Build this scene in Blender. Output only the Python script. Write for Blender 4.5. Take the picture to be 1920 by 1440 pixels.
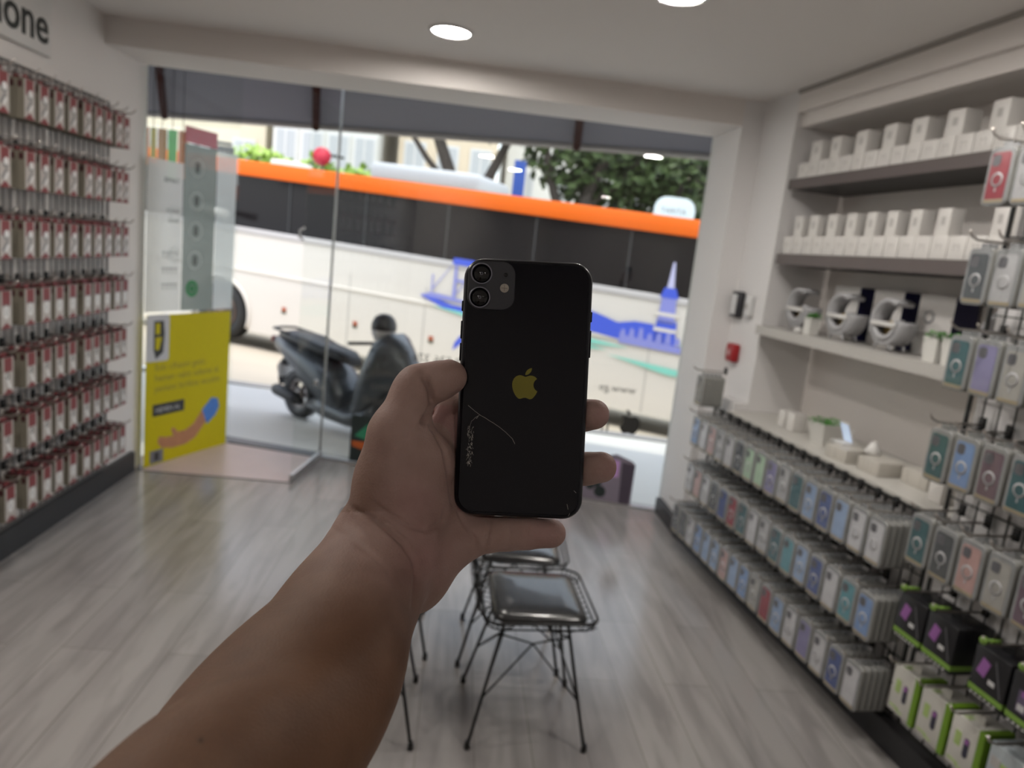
import bpy, bmesh, math, random
import numpy as np
from mathutils import Matrix, Vector, noise
random.seed(7)
scene = bpy.context.scene
for _o in list(bpy.data.objects):
    bpy.data.objects.remove(_o, do_unlink=True)
COL = scene.collection

# ------------------------------------------------------------------ camera
EYE = Vector((0.0, 0.0, 1.6))
FPX = 1362.0
cam_d = bpy.data.cameras.new('camera')
cam = bpy.data.objects.new('camera', cam_d)
COL.objects.link(cam)
# columns: image right, image down, view direction (world axes)
R_CAM = Matrix(((0.99193877, 0.09466324, 0.08423978),
                (-0.06580616, -0.1832937, 0.98085318),
                (0.10829136, -0.9784898, -0.17558671)))
_m = Matrix((R_CAM.col[0], -R_CAM.col[1], -R_CAM.col[2])).transposed().to_4x4()
_m.translation = EYE
cam.matrix_world = _m
cam_d.sensor_width = 36.0
cam_d.lens = FPX / 1920.0 * 36.0
cam_d.clip_start = 0.02
cam_d.clip_end = 200
cam_d.dof.use_dof = True
cam_d.dof.focus_distance = 0.43
cam_d.dof.aperture_fstop = 8.5
scene.camera = cam

# ------------------------------------------------------------------ world, sun, exposure
w = bpy.data.worlds.new('sky'); scene.world = w; w.use_nodes = True
nt = w.node_tree
bg = nt.nodes['Background']
sky = nt.nodes.new('ShaderNodeTexSky'); sky.sky_type = 'NISHITA'
sky.sun_disc = False; sky.sun_elevation = math.radians(62); sky.sun_rotation = math.radians(180)
sky.air_density = 1.4; sky.dust_density = 3.0; sky.ozone_density = 1.0
hz = nt.nodes.new('ShaderNodeMix'); hz.data_type = 'RGBA'; hz.inputs[0].default_value = 0.72
hz.inputs[7].default_value = (2.85, 3.0, 3.3, 1)      # bright thin haze over the blue
nt.links.new(sky.outputs[0], hz.inputs[6]); nt.links.new(hz.outputs[2], bg.inputs[0]); bg.inputs[1].default_value = 0.60
sun_d = bpy.data.lights.new('sun', 'SUN'); sun_d.energy = 1.6; sun_d.angle = math.radians(0.6)
sun_d.color = (1.0, 0.93, 0.80)
sun = bpy.data.objects.new('sun', sun_d); COL.objects.link(sun)
sun.rotation_euler = Vector((0.05, 0.03, -0.995)).to_track_quat('-Z', 'Y').to_euler()
sun.location = (0, 7, 14)
vs = scene.view_settings
scene.display_settings.display_device = 'sRGB'
vs.view_transform = 'Standard'; vs.look = 'None'; vs.gamma = 1.0; vs.use_curve_mapping = False
vs.exposure = 0.25
scene.cycles.use_denoising = True
scene.cycles.max_bounces = 7
scene.cycles.diffuse_bounces = 4
scene.cycles.glossy_bounces = 3
scene.cycles.transparent_max_bounces = 24
scene.cycles.caustics_reflective = False
scene.cycles.caustics_refractive = False
scene.cycles.sample_clamp_indirect = 4.0

# ------------------------------------------------------------------ materials
MATS = {}
def mat(name, col, rough=0.6, metal=0.0, var=0.0, vscale=20.0, bump=0.0, bscale=60.0, coat=0.0, spec=0.5, alpha=1.0, emit=None, estr=0.0, sss=0.0, trans=0.0):
    if name in MATS: return MATS[name]
    m = bpy.data.materials.new(name); m.use_nodes = True
    n = m.node_tree.nodes; l = m.node_tree.links
    b = n['Principled BSDF']
    b.inputs['Base Color'].default_value = (*col, 1)
    b.inputs['Roughness'].default_value = rough
    b.inputs['Metallic'].default_value = metal
    b.inputs['Coat Weight'].default_value = coat
    b.inputs['Specular IOR Level'].default_value = spec
    b.inputs['Alpha'].default_value = alpha
    if emit:
        b.inputs['Emission Color'].default_value = (*emit, 1); b.inputs['Emission Strength'].default_value = estr
    tc = n.new('ShaderNodeTexCoord')
    if var > 0:
        nz = n.new('ShaderNodeTexNoise'); nz.inputs['Scale'].default_value = vscale; nz.inputs['Detail'].default_value = 3
        l.new(tc.outputs['Object'], nz.inputs['Vector'])
        mx = n.new('ShaderNodeMix'); mx.data_type = 'RGBA'
        mx.inputs[6].default_value = (*[c * (1 - var) for c in col], 1)
        mx.inputs[7].default_value = (*[min(1, c * (1 + var)) for c in col], 1)
        l.new(nz.outputs['Fac'], mx.inputs[0]); l.new(mx.outputs[2], b.inputs['Base Color'])
    if bump > 0:
        nb = n.new('ShaderNodeTexNoise'); nb.inputs['Scale'].default_value = bscale; nb.inputs['Detail'].default_value = 4
        l.new(tc.outputs['Object'], nb.inputs['Vector'])
        bp = n.new('ShaderNodeBump'); bp.inputs['Strength'].default_value = bump; bp.inputs['Distance'].default_value = 0.002
        l.new(nb.outputs['Fac'], bp.inputs['Height']); l.new(bp.outputs[0], b.inputs['Normal'])
    MATS[name] = m
    return m
def film(name, col, cover, rough=0.25, gloss=0.06):
    """thin translucent sheet: part lets the view through, part scatters in its own colour, part mirrors"""
    if name in MATS: return MATS[name]
    m = bpy.data.materials.new(name); m.use_nodes = True
    n = m.node_tree.nodes; l = m.node_tree.links
    n.remove(n['Principled BSDF']); out = n['Material Output']
    t = n.new('ShaderNodeBsdfTransparent'); t.inputs[0].default_value = (0.97, 0.985, 0.975, 1)
    d = n.new('ShaderNodeBsdfDiffuse'); d.inputs[0].default_value = (*col, 1)
    tl = n.new('ShaderNodeBsdfTranslucent'); tl.inputs[0].default_value = (*col, 1)
    g = n.new('ShaderNodeBsdfGlossy'); g.inputs['Roughness'].default_value = rough
    a = n.new('ShaderNodeMixShader'); a.inputs[0].default_value = 0.55
    l.new(d.outputs[0], a.inputs[1]); l.new(tl.outputs[0], a.inputs[2])
    c = n.new('ShaderNodeMixShader'); c.inputs[0].default_value = cover
    l.new(t.outputs[0], c.inputs[1]); l.new(a.outputs[0], c.inputs[2])
    e = n.new('ShaderNodeMixShader'); e.inputs[0].default_value = gloss
    l.new(c.outputs[0], e.inputs[1]); l.new(g.outputs[0], e.inputs[2])
    l.new(e.outputs[0], out.inputs[0])
    MATS[name] = m
    return m

# ------------------------------------------------------------------ mesh helpers
class MB:
    def __init__(s): s.bm = bmesh.new(); s.mats = []; s.M = Matrix.Identity(4)
    def mi(s, m):
        if m not in s.mats: s.mats.append(m)
        return s.mats.index(m)
    def _f(s, vs, m, smooth=False):
        try: f = s.bm.faces.new(vs)
        except ValueError: return None
        f.material_index = s.mi(m); f.smooth = smooth
        return f
    def v(s, p): return s.bm.verts.new(s.M @ Vector(p))
    def box(s, c, d, m, bev=0.0, top=None):
        x, y, z = c; a, b, h = d[0] / 2, d[1] / 2, d[2] / 2
        if bev <= 0:
            q = [s.v((x + i * a, y + j * b, z + k * h)) for k in (-1, 1) for j in (-1, 1) for i in (-1, 1)]
            for n_, idx in enumerate(((0, 2, 3, 1), (4, 5, 7, 6), (0, 1, 5, 4), (2, 6, 7, 3), (0, 4, 6, 2), (1, 3, 7, 5))):
                s._f([q[i] for i in idx], (top if (top and n_ == 1) else m))
        else:
            t = bmesh.new(); bmesh.ops.create_cube(t, size=1.0)
            bmesh.ops.scale(t, vec=d, verts=t.verts)
            bmesh.ops.bevel(t, geom=t.edges[:], offset=bev, segments=2, affect='EDGES', profile=0.5)
            s._merge(t, Matrix.Translation(c), m, True)
        return s
    def _merge(s, t, X, m, smooth):
        mp = {}
        for vv in t.verts: mp[vv] = s.bm.verts.new(s.M @ (X @ vv.co))
        k = s.mi(m)
        for f in t.faces:
            nf = s.bm.faces.new([mp[q] for q in f.verts]); nf.material_index = k; nf.smooth = smooth
        t.free()
    def cyl(s, p0, p1, r0, r1, m, seg=12, cap=True, smooth=True):
        p0 = Vector(p0); p1 = Vector(p1); d = (p1 - p0).normalized()
        a = d.orthogonal().normalized(); b = d.cross(a)
        r = []
        for p, q in ((p0, r0), (p1, r1)):
            r.append([s.v(p + (a * math.cos(2 * math.pi * i / seg) + b * math.sin(2 * math.pi * i / seg)) * q) for i in range(seg)])
        for i in range(seg):
            j = (i + 1) % seg
            s._f([r[0][i], r[0][j], r[1][j], r[1][i]], m, smooth)
        if cap:
            s._f(r[0][::-1], m); s._f(r[1], m)
        return s
    def tube(s, pts, r, m, seg=6, closed=False):
        pts = [Vector(p) for p in pts]; n = len(pts); rings = []
        prev = None
        for i, p in enumerate(pts):
            if closed: d = pts[(i + 1) % n] - pts[i - 1]
            else: d = pts[min(i + 1, n - 1)] - pts[max(i - 1, 0)]
            d.normalize()
            a = d.orthogonal().normalized() if prev is None else (prev - d * prev.dot(d)).normalized()
            prev = a; b = d.cross(a)
            rr = r[i] if isinstance(r, (list, tuple)) else r
            rings.append([s.v(p + (a * math.cos(2 * math.pi * k / seg) + b * math.sin(2 * math.pi * k / seg)) * rr) for k in range(seg)])
        for i in range(n if closed else n - 1):
            A, B = rings[i], rings[(i + 1) % n]
            for k in range(seg):
                j = (k + 1) % seg
                s._f([A[k], A[j], B[j], B[k]], m, True)
        if not closed:
            s._f(rings[0][::-1], m); s._f(rings[-1], m)
        return s
    def prism(s, poly, z0, z1, m, msid=None, smooth=False):
        """poly: list of (x,y) in local xy, extruded in z"""
        a = [s.v((x, y, z0)) for x, y in poly]; b = [s.v((x, y, z1)) for x, y in poly]
        n = len(poly)
        s._f(a[::-1], m); s._f(b, m)
        for i in range(n):
            j = (i + 1) % n
            s._f([a[i], a[j], b[j], b[i]], msid or m, smooth)
        return s
    def quad(s, pts, m):
        s._f([s.v(p) for p in pts], m); return s
    def lathe(s, prof, m, seg=24, axis='Z', c=(0, 0, 0)):
        c = Vector(c); rings = []
        for r, z in prof:
            ring = []
            for i in range(seg):
                t = 2 * math.pi * i / seg
                if axis == 'Z': p = Vector((r * math.cos(t), r * math.sin(t), z))
                elif axis == 'Y': p = Vector((r * math.cos(t), z, r * math.sin(t)))
                else: p = Vector((z, r * math.cos(t), r * math.sin(t)))
                ring.append(s.v(c + p))
            rings.append(ring)
        for A, B in zip(rings, rings[1:]):
            for i in range(seg):
                j = (i + 1) % seg
                s._f([A[i], A[j], B[j], B[i]], m, True)
        bmesh.ops.remove_doubles(s.bm, verts=[q for R_ in rings for q in R_], dist=1e-7)
        return s
    def mesh(s, name):
        bmesh.ops.recalc_face_normals(s.bm, faces=s.bm.faces)
        me = bpy.data.meshes.new(name); s.bm.to_mesh(me); s.bm.free()
        for m in s.mats: me.materials.append(m)
        return me
    def build(s, name, parent=None, loc=None, rot=None):
        return put(name, s.mesh(name), parent, loc, rot)
def put(name, me, parent=None, loc=None, rot=None):
    o = bpy.data.objects.new(name, me); COL.objects.link(o)
    if parent: o.parent = parent
    if loc is not None: o.location = loc
    if rot is not None: o.rotation_euler = (0, 0, rot) if isinstance(rot, (int, float)) else rot
    return o
def tag(o, label, cat, group=None):
    o['label'] = label; o['category'] = cat
    if group: o['group'] = group
    return o
def struct(o): o['kind'] = 'structure'; return o
def thing(name, label, cat, loc=(0, 0, 0), rot=0, group=None):
    o = bpy.data.objects.new(name, None); COL.objects.link(o); o.empty_display_size = 0.05
    o.location = loc; o.rotation_euler = (0, 0, rot) if isinstance(rot, (int, float)) else rot
    return tag(o, label, cat, group)
def copy_tree(root, loc, rot, label, group=None):
    r = root.copy(); COL.objects.link(r); r.location = loc
    r.rotation_euler = (0, 0, rot) if isinstance(rot, (int, float)) else rot
    r['label'] = label
    if group: r['group'] = group
    for ch in list(root.children):
        c = ch.copy(); COL.objects.link(c); c.parent = r
        for g in ch.children:
            d = g.copy(); COL.objects.link(d); d.parent = c
    return r
def rrect(w, h, r, n=6, cx=0, cy=0):
    pts = []
    for sx, sy, a0 in ((1, 1, 0), (-1, 1, 90), (-1, -1, 180), (1, -1, 270)):
        for i in range(n + 1):
            a = math.radians(a0 + 90 * i / n)
            pts.append((cx + sx * (w / 2 - r) + r * math.cos(a), cy + sy * (h / 2 - r) + r * math.sin(a)))
    return pts
def text_obj(name, body, size, m, M, parent=None, mirror=False, ext=0.0, align='LEFT', bold=0.0):
    cu = bpy.data.curves.new(name, 'FONT'); cu.body = body; cu.size = size; cu.extrude = ext; cu.align_x = align; cu.offset = bold
    cu.resolution_u = 3
    t = bpy.data.objects.new(name, cu); COL.objects.link(t)
    bpy.context.view_layer.update()
    me = bpy.data.meshes.new_from_object(t.evaluated_get(bpy.context.evaluated_depsgraph_get()))
    bpy.data.objects.remove(t, do_unlink=True)
    if mirror: me.transform(Matrix.Scale(-1, 4, (1, 0, 0)))
    me.transform(M)
    me.materials.clear(); me.materials.append(m)
    return put(name, me, parent)
def frame(o, x, y, z=None):
    """4x4 matrix from origin and x, y axes"""
    x = Vector(x).normalized(); y = Vector(y); y = (y - x * y.dot(x)).normalized(); z = x.cross(y)
    M = Matrix((x, y, z)).transposed().to_4x4(); M.translation = Vector(o); return M
ORD = ['first', 'second', 'third', 'fourth', 'fifth', 'sixth', 'seventh', 'eighth', 'ninth', 'tenth', 'eleventh', 'twelfth',
       'thirteenth', 'fourteenth', 'fifteenth', 'sixteenth', 'seventeenth', 'eighteenth']

# right wall frame: s runs from the shop window towards the back of the shop, off runs into the wall
TH = math.radians(6.1)
RP0 = Vector((1.484, 4.172, 0)); RD = Vector((math.sin(TH), -math.cos(TH), 0)); RN = Vector((-math.cos(TH), -math.sin(TH), 0))
def RW(s_, off, z): return RP0 + RD * s_ - RN * off + Vector((0, 0, z))
RW_M = frame(RP0, RD, (0, 0, 1))     # x along the wall, y up, z = RD x up
def face_rot(d): return math.atan2(d[1], d[0]) - math.pi / 2   # local +Y looks along d
R_ROT = face_rot(RN)
L_ROT = face_rot((1, 0))
def rw_box(mb, s0, s1, o0, o1, z0, z1, m, top=None):
    mb.M = Matrix.Translation(RP0) @ Matrix(((RD.x, -RN.x, 0), (RD.y, -RN.y, 0), (0, 0, 1))).to_4x4()
    mb.box(((s0 + s1) / 2, (o0 + o1) / 2, (z0 + z1) / 2), (abs(s1 - s0), abs(o1 - o0), abs(z1 - z0)), m, top=top)
    mb.M = Matrix.Identity(4)
    return mb
APPLE = "M12.152 6.896c-.948 0-2.415-1.078-3.96-1.04-2.04.027-3.91 1.183-4.961 3.014-2.117 3.675-.546 9.103 1.519 12.09 1.013 1.454 2.208 3.09 3.792 3.039 1.52-.065 2.09-.987 3.935-.987 1.831 0 2.35.987 3.96.948 1.637-.026 2.676-1.48 3.676-2.948 1.156-1.688 1.636-3.325 1.662-3.415-.039-.013-3.182-1.221-3.22-4.857-.026-3.04 2.48-4.494 2.597-4.559-1.429-2.09-3.623-2.324-4.39-2.376-2-.156-3.675 1.09-4.61 1.09zM15.53 3.83c.843-1.012 1.4-2.427 1.245-3.83-1.207.052-2.662.805-3.532 1.818-.78.896-1.454 2.338-1.273 3.714 1.338.104 2.715-.688 3.559-1.701"
def svg_polys(s_, n=6):
    import re
    out = []; cur = None; x = y = 0
    for cmd, args in re.findall(r'([MczC])([^McCz]*)', s_):
        v = [float(t) for t in re.findall(r'-?(?:\d*\.\d+|\d+)', args)]
        if cmd == 'M': x, y = v[0], v[1]; cur = [(x, y)]; out.append(cur)
        elif cmd == 'c':
            for i in range(0, len(v) - 5, 6):
                p = [(x, y), (x + v[i], y + v[i + 1]), (x + v[i + 2], y + v[i + 3]), (x + v[i + 4], y + v[i + 5])]
                for k in range(1, n + 1):
                    t = k / n; u = 1 - t
                    cur.append(tuple(u**3 * p[0][c] + 3 * u*u*t * p[1][c] + 3 * u*t*t * p[2][c] + t**3 * p[3][c] for c in (0, 1)))
                x, y = p[3]
    return out
def apple_mark(mb, h, m, z0, z1, flip=False):
    for poly in svg_polys(APPLE):
        q = [(((-1 if flip else 1) * (px - 12)) * h / 24, (12 - py) * h / 24) for px, py in poly]
        r = []
        for p in q:
            if not r or (abs(p[0] - r[-1][0]) + abs(p[1] - r[-1][1])) > h * 1e-3: r.append(p)
        if (abs(r[0][0] - r[-1][0]) + abs(r[0][1] - r[-1][1])) < h * 2e-3: r.pop()
        mb.prism(r, z0, z1, m)
# ------------------------------------------------------------------ the shop shell
WALL = mat('painted_wall', (0.73, 0.69, 0.66), 0.7, var=0.03, vscale=1.5, bump=0.05, bscale=90)
WALL2 = mat('painted_wall_cool', (0.72, 0.705, 0.70), 0.7, var=0.02, vscale=2)
CEIL = mat('ceiling_paint', (0.80, 0.765, 0.735), 0.8, var=0.02, vscale=2)
def floor_mat():
    m = bpy.data.materials.new('laminate_floor'); m.use_nodes = True
    n = m.node_tree.nodes; l = m.node_tree.links; b = n['Principled BSDF']
    tc = n.new('ShaderNodeTexCoord'); mp = n.new('ShaderNodeMapping'); mp.inputs['Rotation'].default_value = (0, 0, math.radians(90))
    l.new(tc.outputs['Object'], mp.inputs[0])
    br = n.new('ShaderNodeTexBrick'); br.inputs['Scale'].default_value = 1.0; br.inputs['Brick Width'].default_value = 1.28; br.inputs['Row Height'].default_value = 0.19
    br.inputs['Mortar Size'].default_value = 0.0015; br.offset = 0.37
    br.inputs['Color1'].default_value = (0.250, 0.235, 0.228, 1); br.inputs['Color2'].default_value = (0.292, 0.276, 0.267, 1); br.inputs['Mortar'].default_value = (0.16, 0.145, 0.13, 1)
    l.new(mp.outputs[0], br.inputs['Vector'])
    m2 = n.new('ShaderNodeMapping'); m2.inputs['Scale'].default_value = (5.5, 0.75, 1); l.new(tc.outputs['Object'], m2.inputs[0])
    nz = n.new('ShaderNodeTexNoise'); nz.inputs['Scale'].default_value = 2.2; nz.inputs['Detail'].default_value = 6; nz.inputs['Distortion'].default_value = 0.6
    l.new(m2.outputs[0], nz.inputs['Vector'])
    cr = n.new('ShaderNodeValToRGB'); cr.color_ramp.elements[0].position = 0.36; cr.color_ramp.elements[0].color = (0.76, 0.75, 0.75, 1)
    cr.color_ramp.elements[1].position = 0.58; cr.color_ramp.elements[1].color = (1.06, 1.06, 1.06, 1)
    l.new(nz.outputs['Fac'], cr.inputs[0])
    mx = n.new('ShaderNodeMix'); mx.data_type = 'RGBA'; mx.blend_type = 'MULTIPLY'; mx.inputs[0].default_value = 0.85
    l.new(br.outputs[0], mx.inputs[6]); l.new(cr.outputs[0], mx.inputs[7]); l.new(mx.outputs[2], b.inputs['Base Color'])
    b.inputs['Roughness'].default_value = 0.19; b.inputs['Specular IOR Level'].default_value = 0.42
    bp = n.new('ShaderNodeBump'); bp.inputs['Strength'].default_value = 0.05; bp.inputs['Distance'].default_value = 0.004
    l.new(nz.outputs['Fac'], bp.inputs['Height']); l.new(bp.outputs[0], b.inputs['Normal'])
    return m
FLOOR = floor_mat()
CZ = 2.58; LX = -1.95
GA = Vector((1.48, 4.60, 0)); GB = Vector((-0.89, 5.16, 0)); GU = (GB - GA).normalized()
GC = Vector((-1.60, 5.36, 0))
# floor
mb = MB(); P = [(LX - .1, -2.2), (2.6, -2.2), (2.25, 4.0), (1.62, 4.65), (GA.x + .1, GA.y + .05), (GB.x, GB.y + .02), (GC.x - .3, GC.y + .04), (LX - .1, 4.7)]
mb.prism(P, -0.06, 0.0, FLOOR); struct(mb.build('floor'))
mb = MB(); mb.box((.3, 1.2, CZ + .05), (5.2, 7.0, .1), CEIL); struct(mb.build('ceiling'))
# left wall
mb = MB(); mb.box((LX - .05, 1.25, CZ / 2), (.1, 6.9, CZ), WALL); struct(mb.build('wall_left'))
# back wall
mb = MB(); mb.box((.4, -2.25, CZ / 2), (5.2, .1, CZ), WALL); struct(mb.build('wall_back'))
# header beam over the window, its underside 2.44 m up
mb = MB(); mb.box(((LX + 1.484) / 2 + .0, (4.17 + 4.60) / 2, (2.44 + CZ) / 2), (1.484 - LX, .43, CZ - 2.44), WALL); struct(mb.build('wall_front'))
# right: window pier, then the wall strip, then the alcove
mb = MB()
mb.prism([(1.484, 4.172), (1.484, 4.66), (1.75, 4.66), (1.62, 4.172)], 0, CZ, WALL2)
struct(mb.build('wall_pier'))
mb = MB()
rw_box(mb, .34, 2.0, .44, .56, 0, CZ, WALL); struct(mb.build('wall_right'))
mb = MB(); rw_box(mb, -.01, .36, .12, .50, .0, CZ, WALL2); struct(mb.build('wall_right_front'))
mb = MB(); rw_box(mb, .36, 1.95, .12, .44, 2.47, CZ, WALL); struct(mb.build('wall_right_bulkhead'))
mb = MB(); rw_box(mb, 1.97, 6.6, .02, .50, 0, CZ, WALL2); struct(mb.build('wall_right_rear'))
mb = MB(); rw_box(mb, .36, 1.95, .15, .44, 2.40, 2.47, WALL); struct(mb.build('trim_1'))
# crown bead along the right ceiling edge
mb = MB(); rw_box(mb, .36, 1.95, .105, .12, CZ - .018, CZ, mat('bead_grey', (.30, .28, .26), .7)); struct(mb.build('trim_2'))
# black plinths
PL = mat('plinth_black', (.022, .022, .024), .45)
mb = MB(); mb.box((LX + .012, 1.3, .065), (.03, 6.5, .13), PL); struct(mb.build('baseboard_left'))
mb = MB(); rw_box(mb, .0, 6.4, -.03, .02, 0, .10, PL); struct(mb.build('baseboard_right'))
mb = MB(); mb.prism([(1.45, 4.15), (1.484, 4.15), (1.484, 4.60), (1.45, 4.60)], 0, .10, PL); struct(mb.build('baseboard_pier'))
# glazing
GLASS = film('clear_glass', (.9, .95, .93), 0.0, rough=0.0, gloss=0.04)
STEEL = mat('brushed_steel', (.62, .62, .63), .28, 1.0)
def pane(mb, A, B, z0, z1, t=.010, m=None):
    A = Vector(A); B = Vector(B); u = (B - A).normalized(); n_ = Vector((-u.y, u.x, 0)) * t / 2
    p = [A - n_, B - n_, B + n_, A + n_]
    mb.prism([(q.x, q.y) for q in p], z0, z1, m or GLASS)
EDGE = mat('glass_edge_green', (.10, .22, .18), .15, alpha=.6)
mb = MB(); pane(mb, GA, GB, .012, 2.95); w1 = struct(mb.build('window_1'))
mb = MB(); pane(mb, GA + Vector((0, 0, 0)), GB, 0.0, .016, .03, STEEL); struct(mb.build('trim_3'))
mb = MB(); S0 = Vector((-1.92, 4.60, 0)); pane(mb, S0, GC, .012, 2.95); struct(mb.build('window_2'))
mb = MB(); pane(mb, S0, GC, 0.0, .012, .02, mat('track_grey', (.3, .3, .3), .4, .6)); struct(mb.build('trim_4'))
mb = MB(); mb.cyl((GB.x, GB.y, 0), (GB.x, GB.y, 2.95), .009, .009, mat('seam_grey', (.45, .46, .46), .4), 8); struct(mb.build('trim_5'))
# open glass door leaf, swung into the shop
door = bpy.data.objects.new('door_1', None); COL.objects.link(door); struct(door)
mb = MB(); pane(mb, (-.885, 5.14, 0), (-.96, 4.57, 0), .05, 2.40, .010); mb.build('door_glass', door)
mb = MB(); pane(mb, (-.885, 5.14, 0), (-.96, 4.57, 0), .006, .055, .022, STEEL); mb.build('bottom_rail', door)
mb = MB(); mb.cyl((-.915, 4.93, .60), (-.895, 4.93, .60), .022, .022, STEEL, 16); mb.build('door_lock', door)
mb = MB(); mb.M = Matrix.Translation((-.95, 4.65, 1.58)); mb.tube([(-.03, 0, -.04), (-.06, 0, -.02), (-.06, 0, .02), (-.03, 0, .04)], .008, STEEL); mb.M = Matrix.Identity(4); mb.build('door_handle', door)
# threshold: metal strip in the doorway, niche stone with a pink reflection painted in
mb = MB(); mb.prism([(GB.x, GB.y + .0), (GB.x, GB.y + .12), (GC.x - .1, GC.y + .16), (GC.x - .1, GC.y + .03)], -.02, .006, mat('threshold_dark', (.09, .09, .10), .4)); struct(mb.build('trim_6'))
mb = MB(); mb.prism([(-1.93, 4.565), (-.96, 4.565), (-.96, 4.575), (-1.93, 4.575)], -.0, .004, mat('seam_dark', (.16, .15, .14), .5)); struct(mb.build('trim_7'))
mb = MB(); mb.prism([(-1.90, 4.58), (-.975, 4.58), (-.90, 5.15), (-1.62, 5.33)], 0.0, .003, mat('niche_stone_pink_reflection', (.56, .44, .43), .30, var=.08, vscale=6)); struct(mb.build('trim_8'))

# ceiling downlights (two in the picture, the rest unseen, added to light the shop)
LED = mat('downlight_diffuser', (.9, .9, .88), .4, emit=(1.0, 0.95, 0.89), estr=160.0)
LED2 = mat('added_downlight_dim', (.9, .9, .88), .4, emit=(1.0, 0.95, 0.89), estr=62.0)
RIM = mat('downlight_rim', (.8, .8, .79), .4)
def downlight(x, y, label, m=LED):
    t = thing('ceiling_light', label, 'ceiling light', (x, y, CZ), 0, 'round downlights in the shop ceiling')
    mb = MB(); mb.lathe([(.088, 0), (.105, 0), (.105, -.006), (.088, -.010)], RIM, 32); mb.build('rim', t)
    mb = MB(); mb.lathe([(.0, -.004), (.088, -.004), (.088, -.0045), (0, -.0045)], m, 32); mb.build('diffuser', t)
downlight(-.15, 3.62, 'round lit ceiling downlight near the shop window, the one fully in view')
downlight(.69, 2.78, 'round ceiling downlight cut by the top edge of the photo')
for i, (x, y) in enumerate(((-1.2, 2.2), (1.18, 1.70), (-1.3, 1.2), (-.9, -1.4), (.9, -1.4))):
    downlight(x, y, 'unseen ceiling downlight added for light, ' + ('left' if x < 0 else 'right') + ' side, ' + ORD[i] + ' of the added set', LED if i < 3 else LED2)
# ------------------------------------------------------------------ left wall: sign, wire grid, hooks, red and white packs
SIGNW = mat('sign_white', (.66, .645, .62), .5)
SIGNK = mat('sign_black', (.015, .02, .018), .5)
t = thing('wall_sign', 'white wall sign with large black lettering above the left display grid', 'sign', (LX, 3.0, 2.24))
mb = MB(); mb.box((.012, .07, .14), (.024, 1.12, .28), SIGNW, bev=.003); mb.build('sign_board', t)
text_obj('lettering', 'iPhone', .215, SIGNK, frame((LX + .026, 3.60, 2.288), (0, 1, 0), (0, 0, 1)), None, ext=.001, bold=.003, align='RIGHT')
lt = bpy.data.objects['lettering']; lt.parent = t; lt.matrix_parent_inverse = Matrix.Translation((-LX, -3.0, -2.24))

WIRE = mat('grid_wire_grey', (.20, .195, .19), .4, .6)
CHROME = mat('hook_chrome', (.50, .47, .44), .3, .9)
BRK = mat('bracket_black', (.012, .012, .013), .5)
def wire_grid(name, label, Mx, w, h, dx, dz, group=None, m=None):
    m = m or WIRE
    g = thing(name, label, 'display grid', group=group)
    mb = MB(); mb.M = Mx
    n = int(round(w / dx))
    for i in range(n + 1): mb.box((i * w / n, 0, h / 2), (.0045, .0045, h), m)
    mb.build('upright_wires', g)
    mb = MB(); mb.M = Mx
    n = int(round(h / dz))
    for i in range(n + 1): mb.box((w / 2, .0045, i * h / n), (w, .0045, .0045), m)
    mb.build('cross_wires', g)
    mb = MB(); mb.M = Mx
    for x, z, sx, sz in ((0, h / 2, .010, h), (w, h / 2, .010, h), (w / 2, 0, w, .010), (w / 2, h, w, .010)): mb.box((x, 0, z), (sx, .010, sz), m)
    mb.build('rim', g)
    return g
wire_grid('wire_display_grid', 'grey wire display grid fixed along the left wall', Matrix(((0, 1, 0, LX + .022), (1, 0, 0, 2.35), (0, 0, 1, .15), (0, 0, 0, 1))), 1.82, 2.00, .05, .10)

def make_hook(L):
    h = thing('display_hook', 'x', 'display hook')
    mb = MB(); mb.tube([(0, 0, 0), (0, L, .0), (0, L + .022, .010), (0, L + .032, .026)], .0040, CHROME, 6); mb.build('prong', h)
    mb = MB(); mb.box((0, .004, .006), (.024, .012, .040), BRK, bev=.003); mb.build('bracket', h)
    return h
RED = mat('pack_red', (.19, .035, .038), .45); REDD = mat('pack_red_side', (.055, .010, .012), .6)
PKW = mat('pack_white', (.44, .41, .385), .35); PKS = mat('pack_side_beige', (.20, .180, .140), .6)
PKC = mat('pack_coil_white', (.74, .74, .73), .3); PKG = mat('pack_coil_grey', (.22, .22, .22), .4)
def pack_body():
    mb = MB(); w, d, h = .074, .032, .155
    mb.box((0, 0, -h / 2), (w, d, h), PKS)
    mb.box((0, 0, -.0005), (w + .0004, d + .0004, .003), REDD)                      # red top flap
    for sx in (-1, 1): mb.box((sx * (w / 2 + .0002), 0, -.022), (.0006, d * .55, .026), REDD)
    mb.box((0, 0, .008), (w * .5, .0012, .018), RED)                               # hang tab
    return mb.mesh('pack_body')
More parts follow.
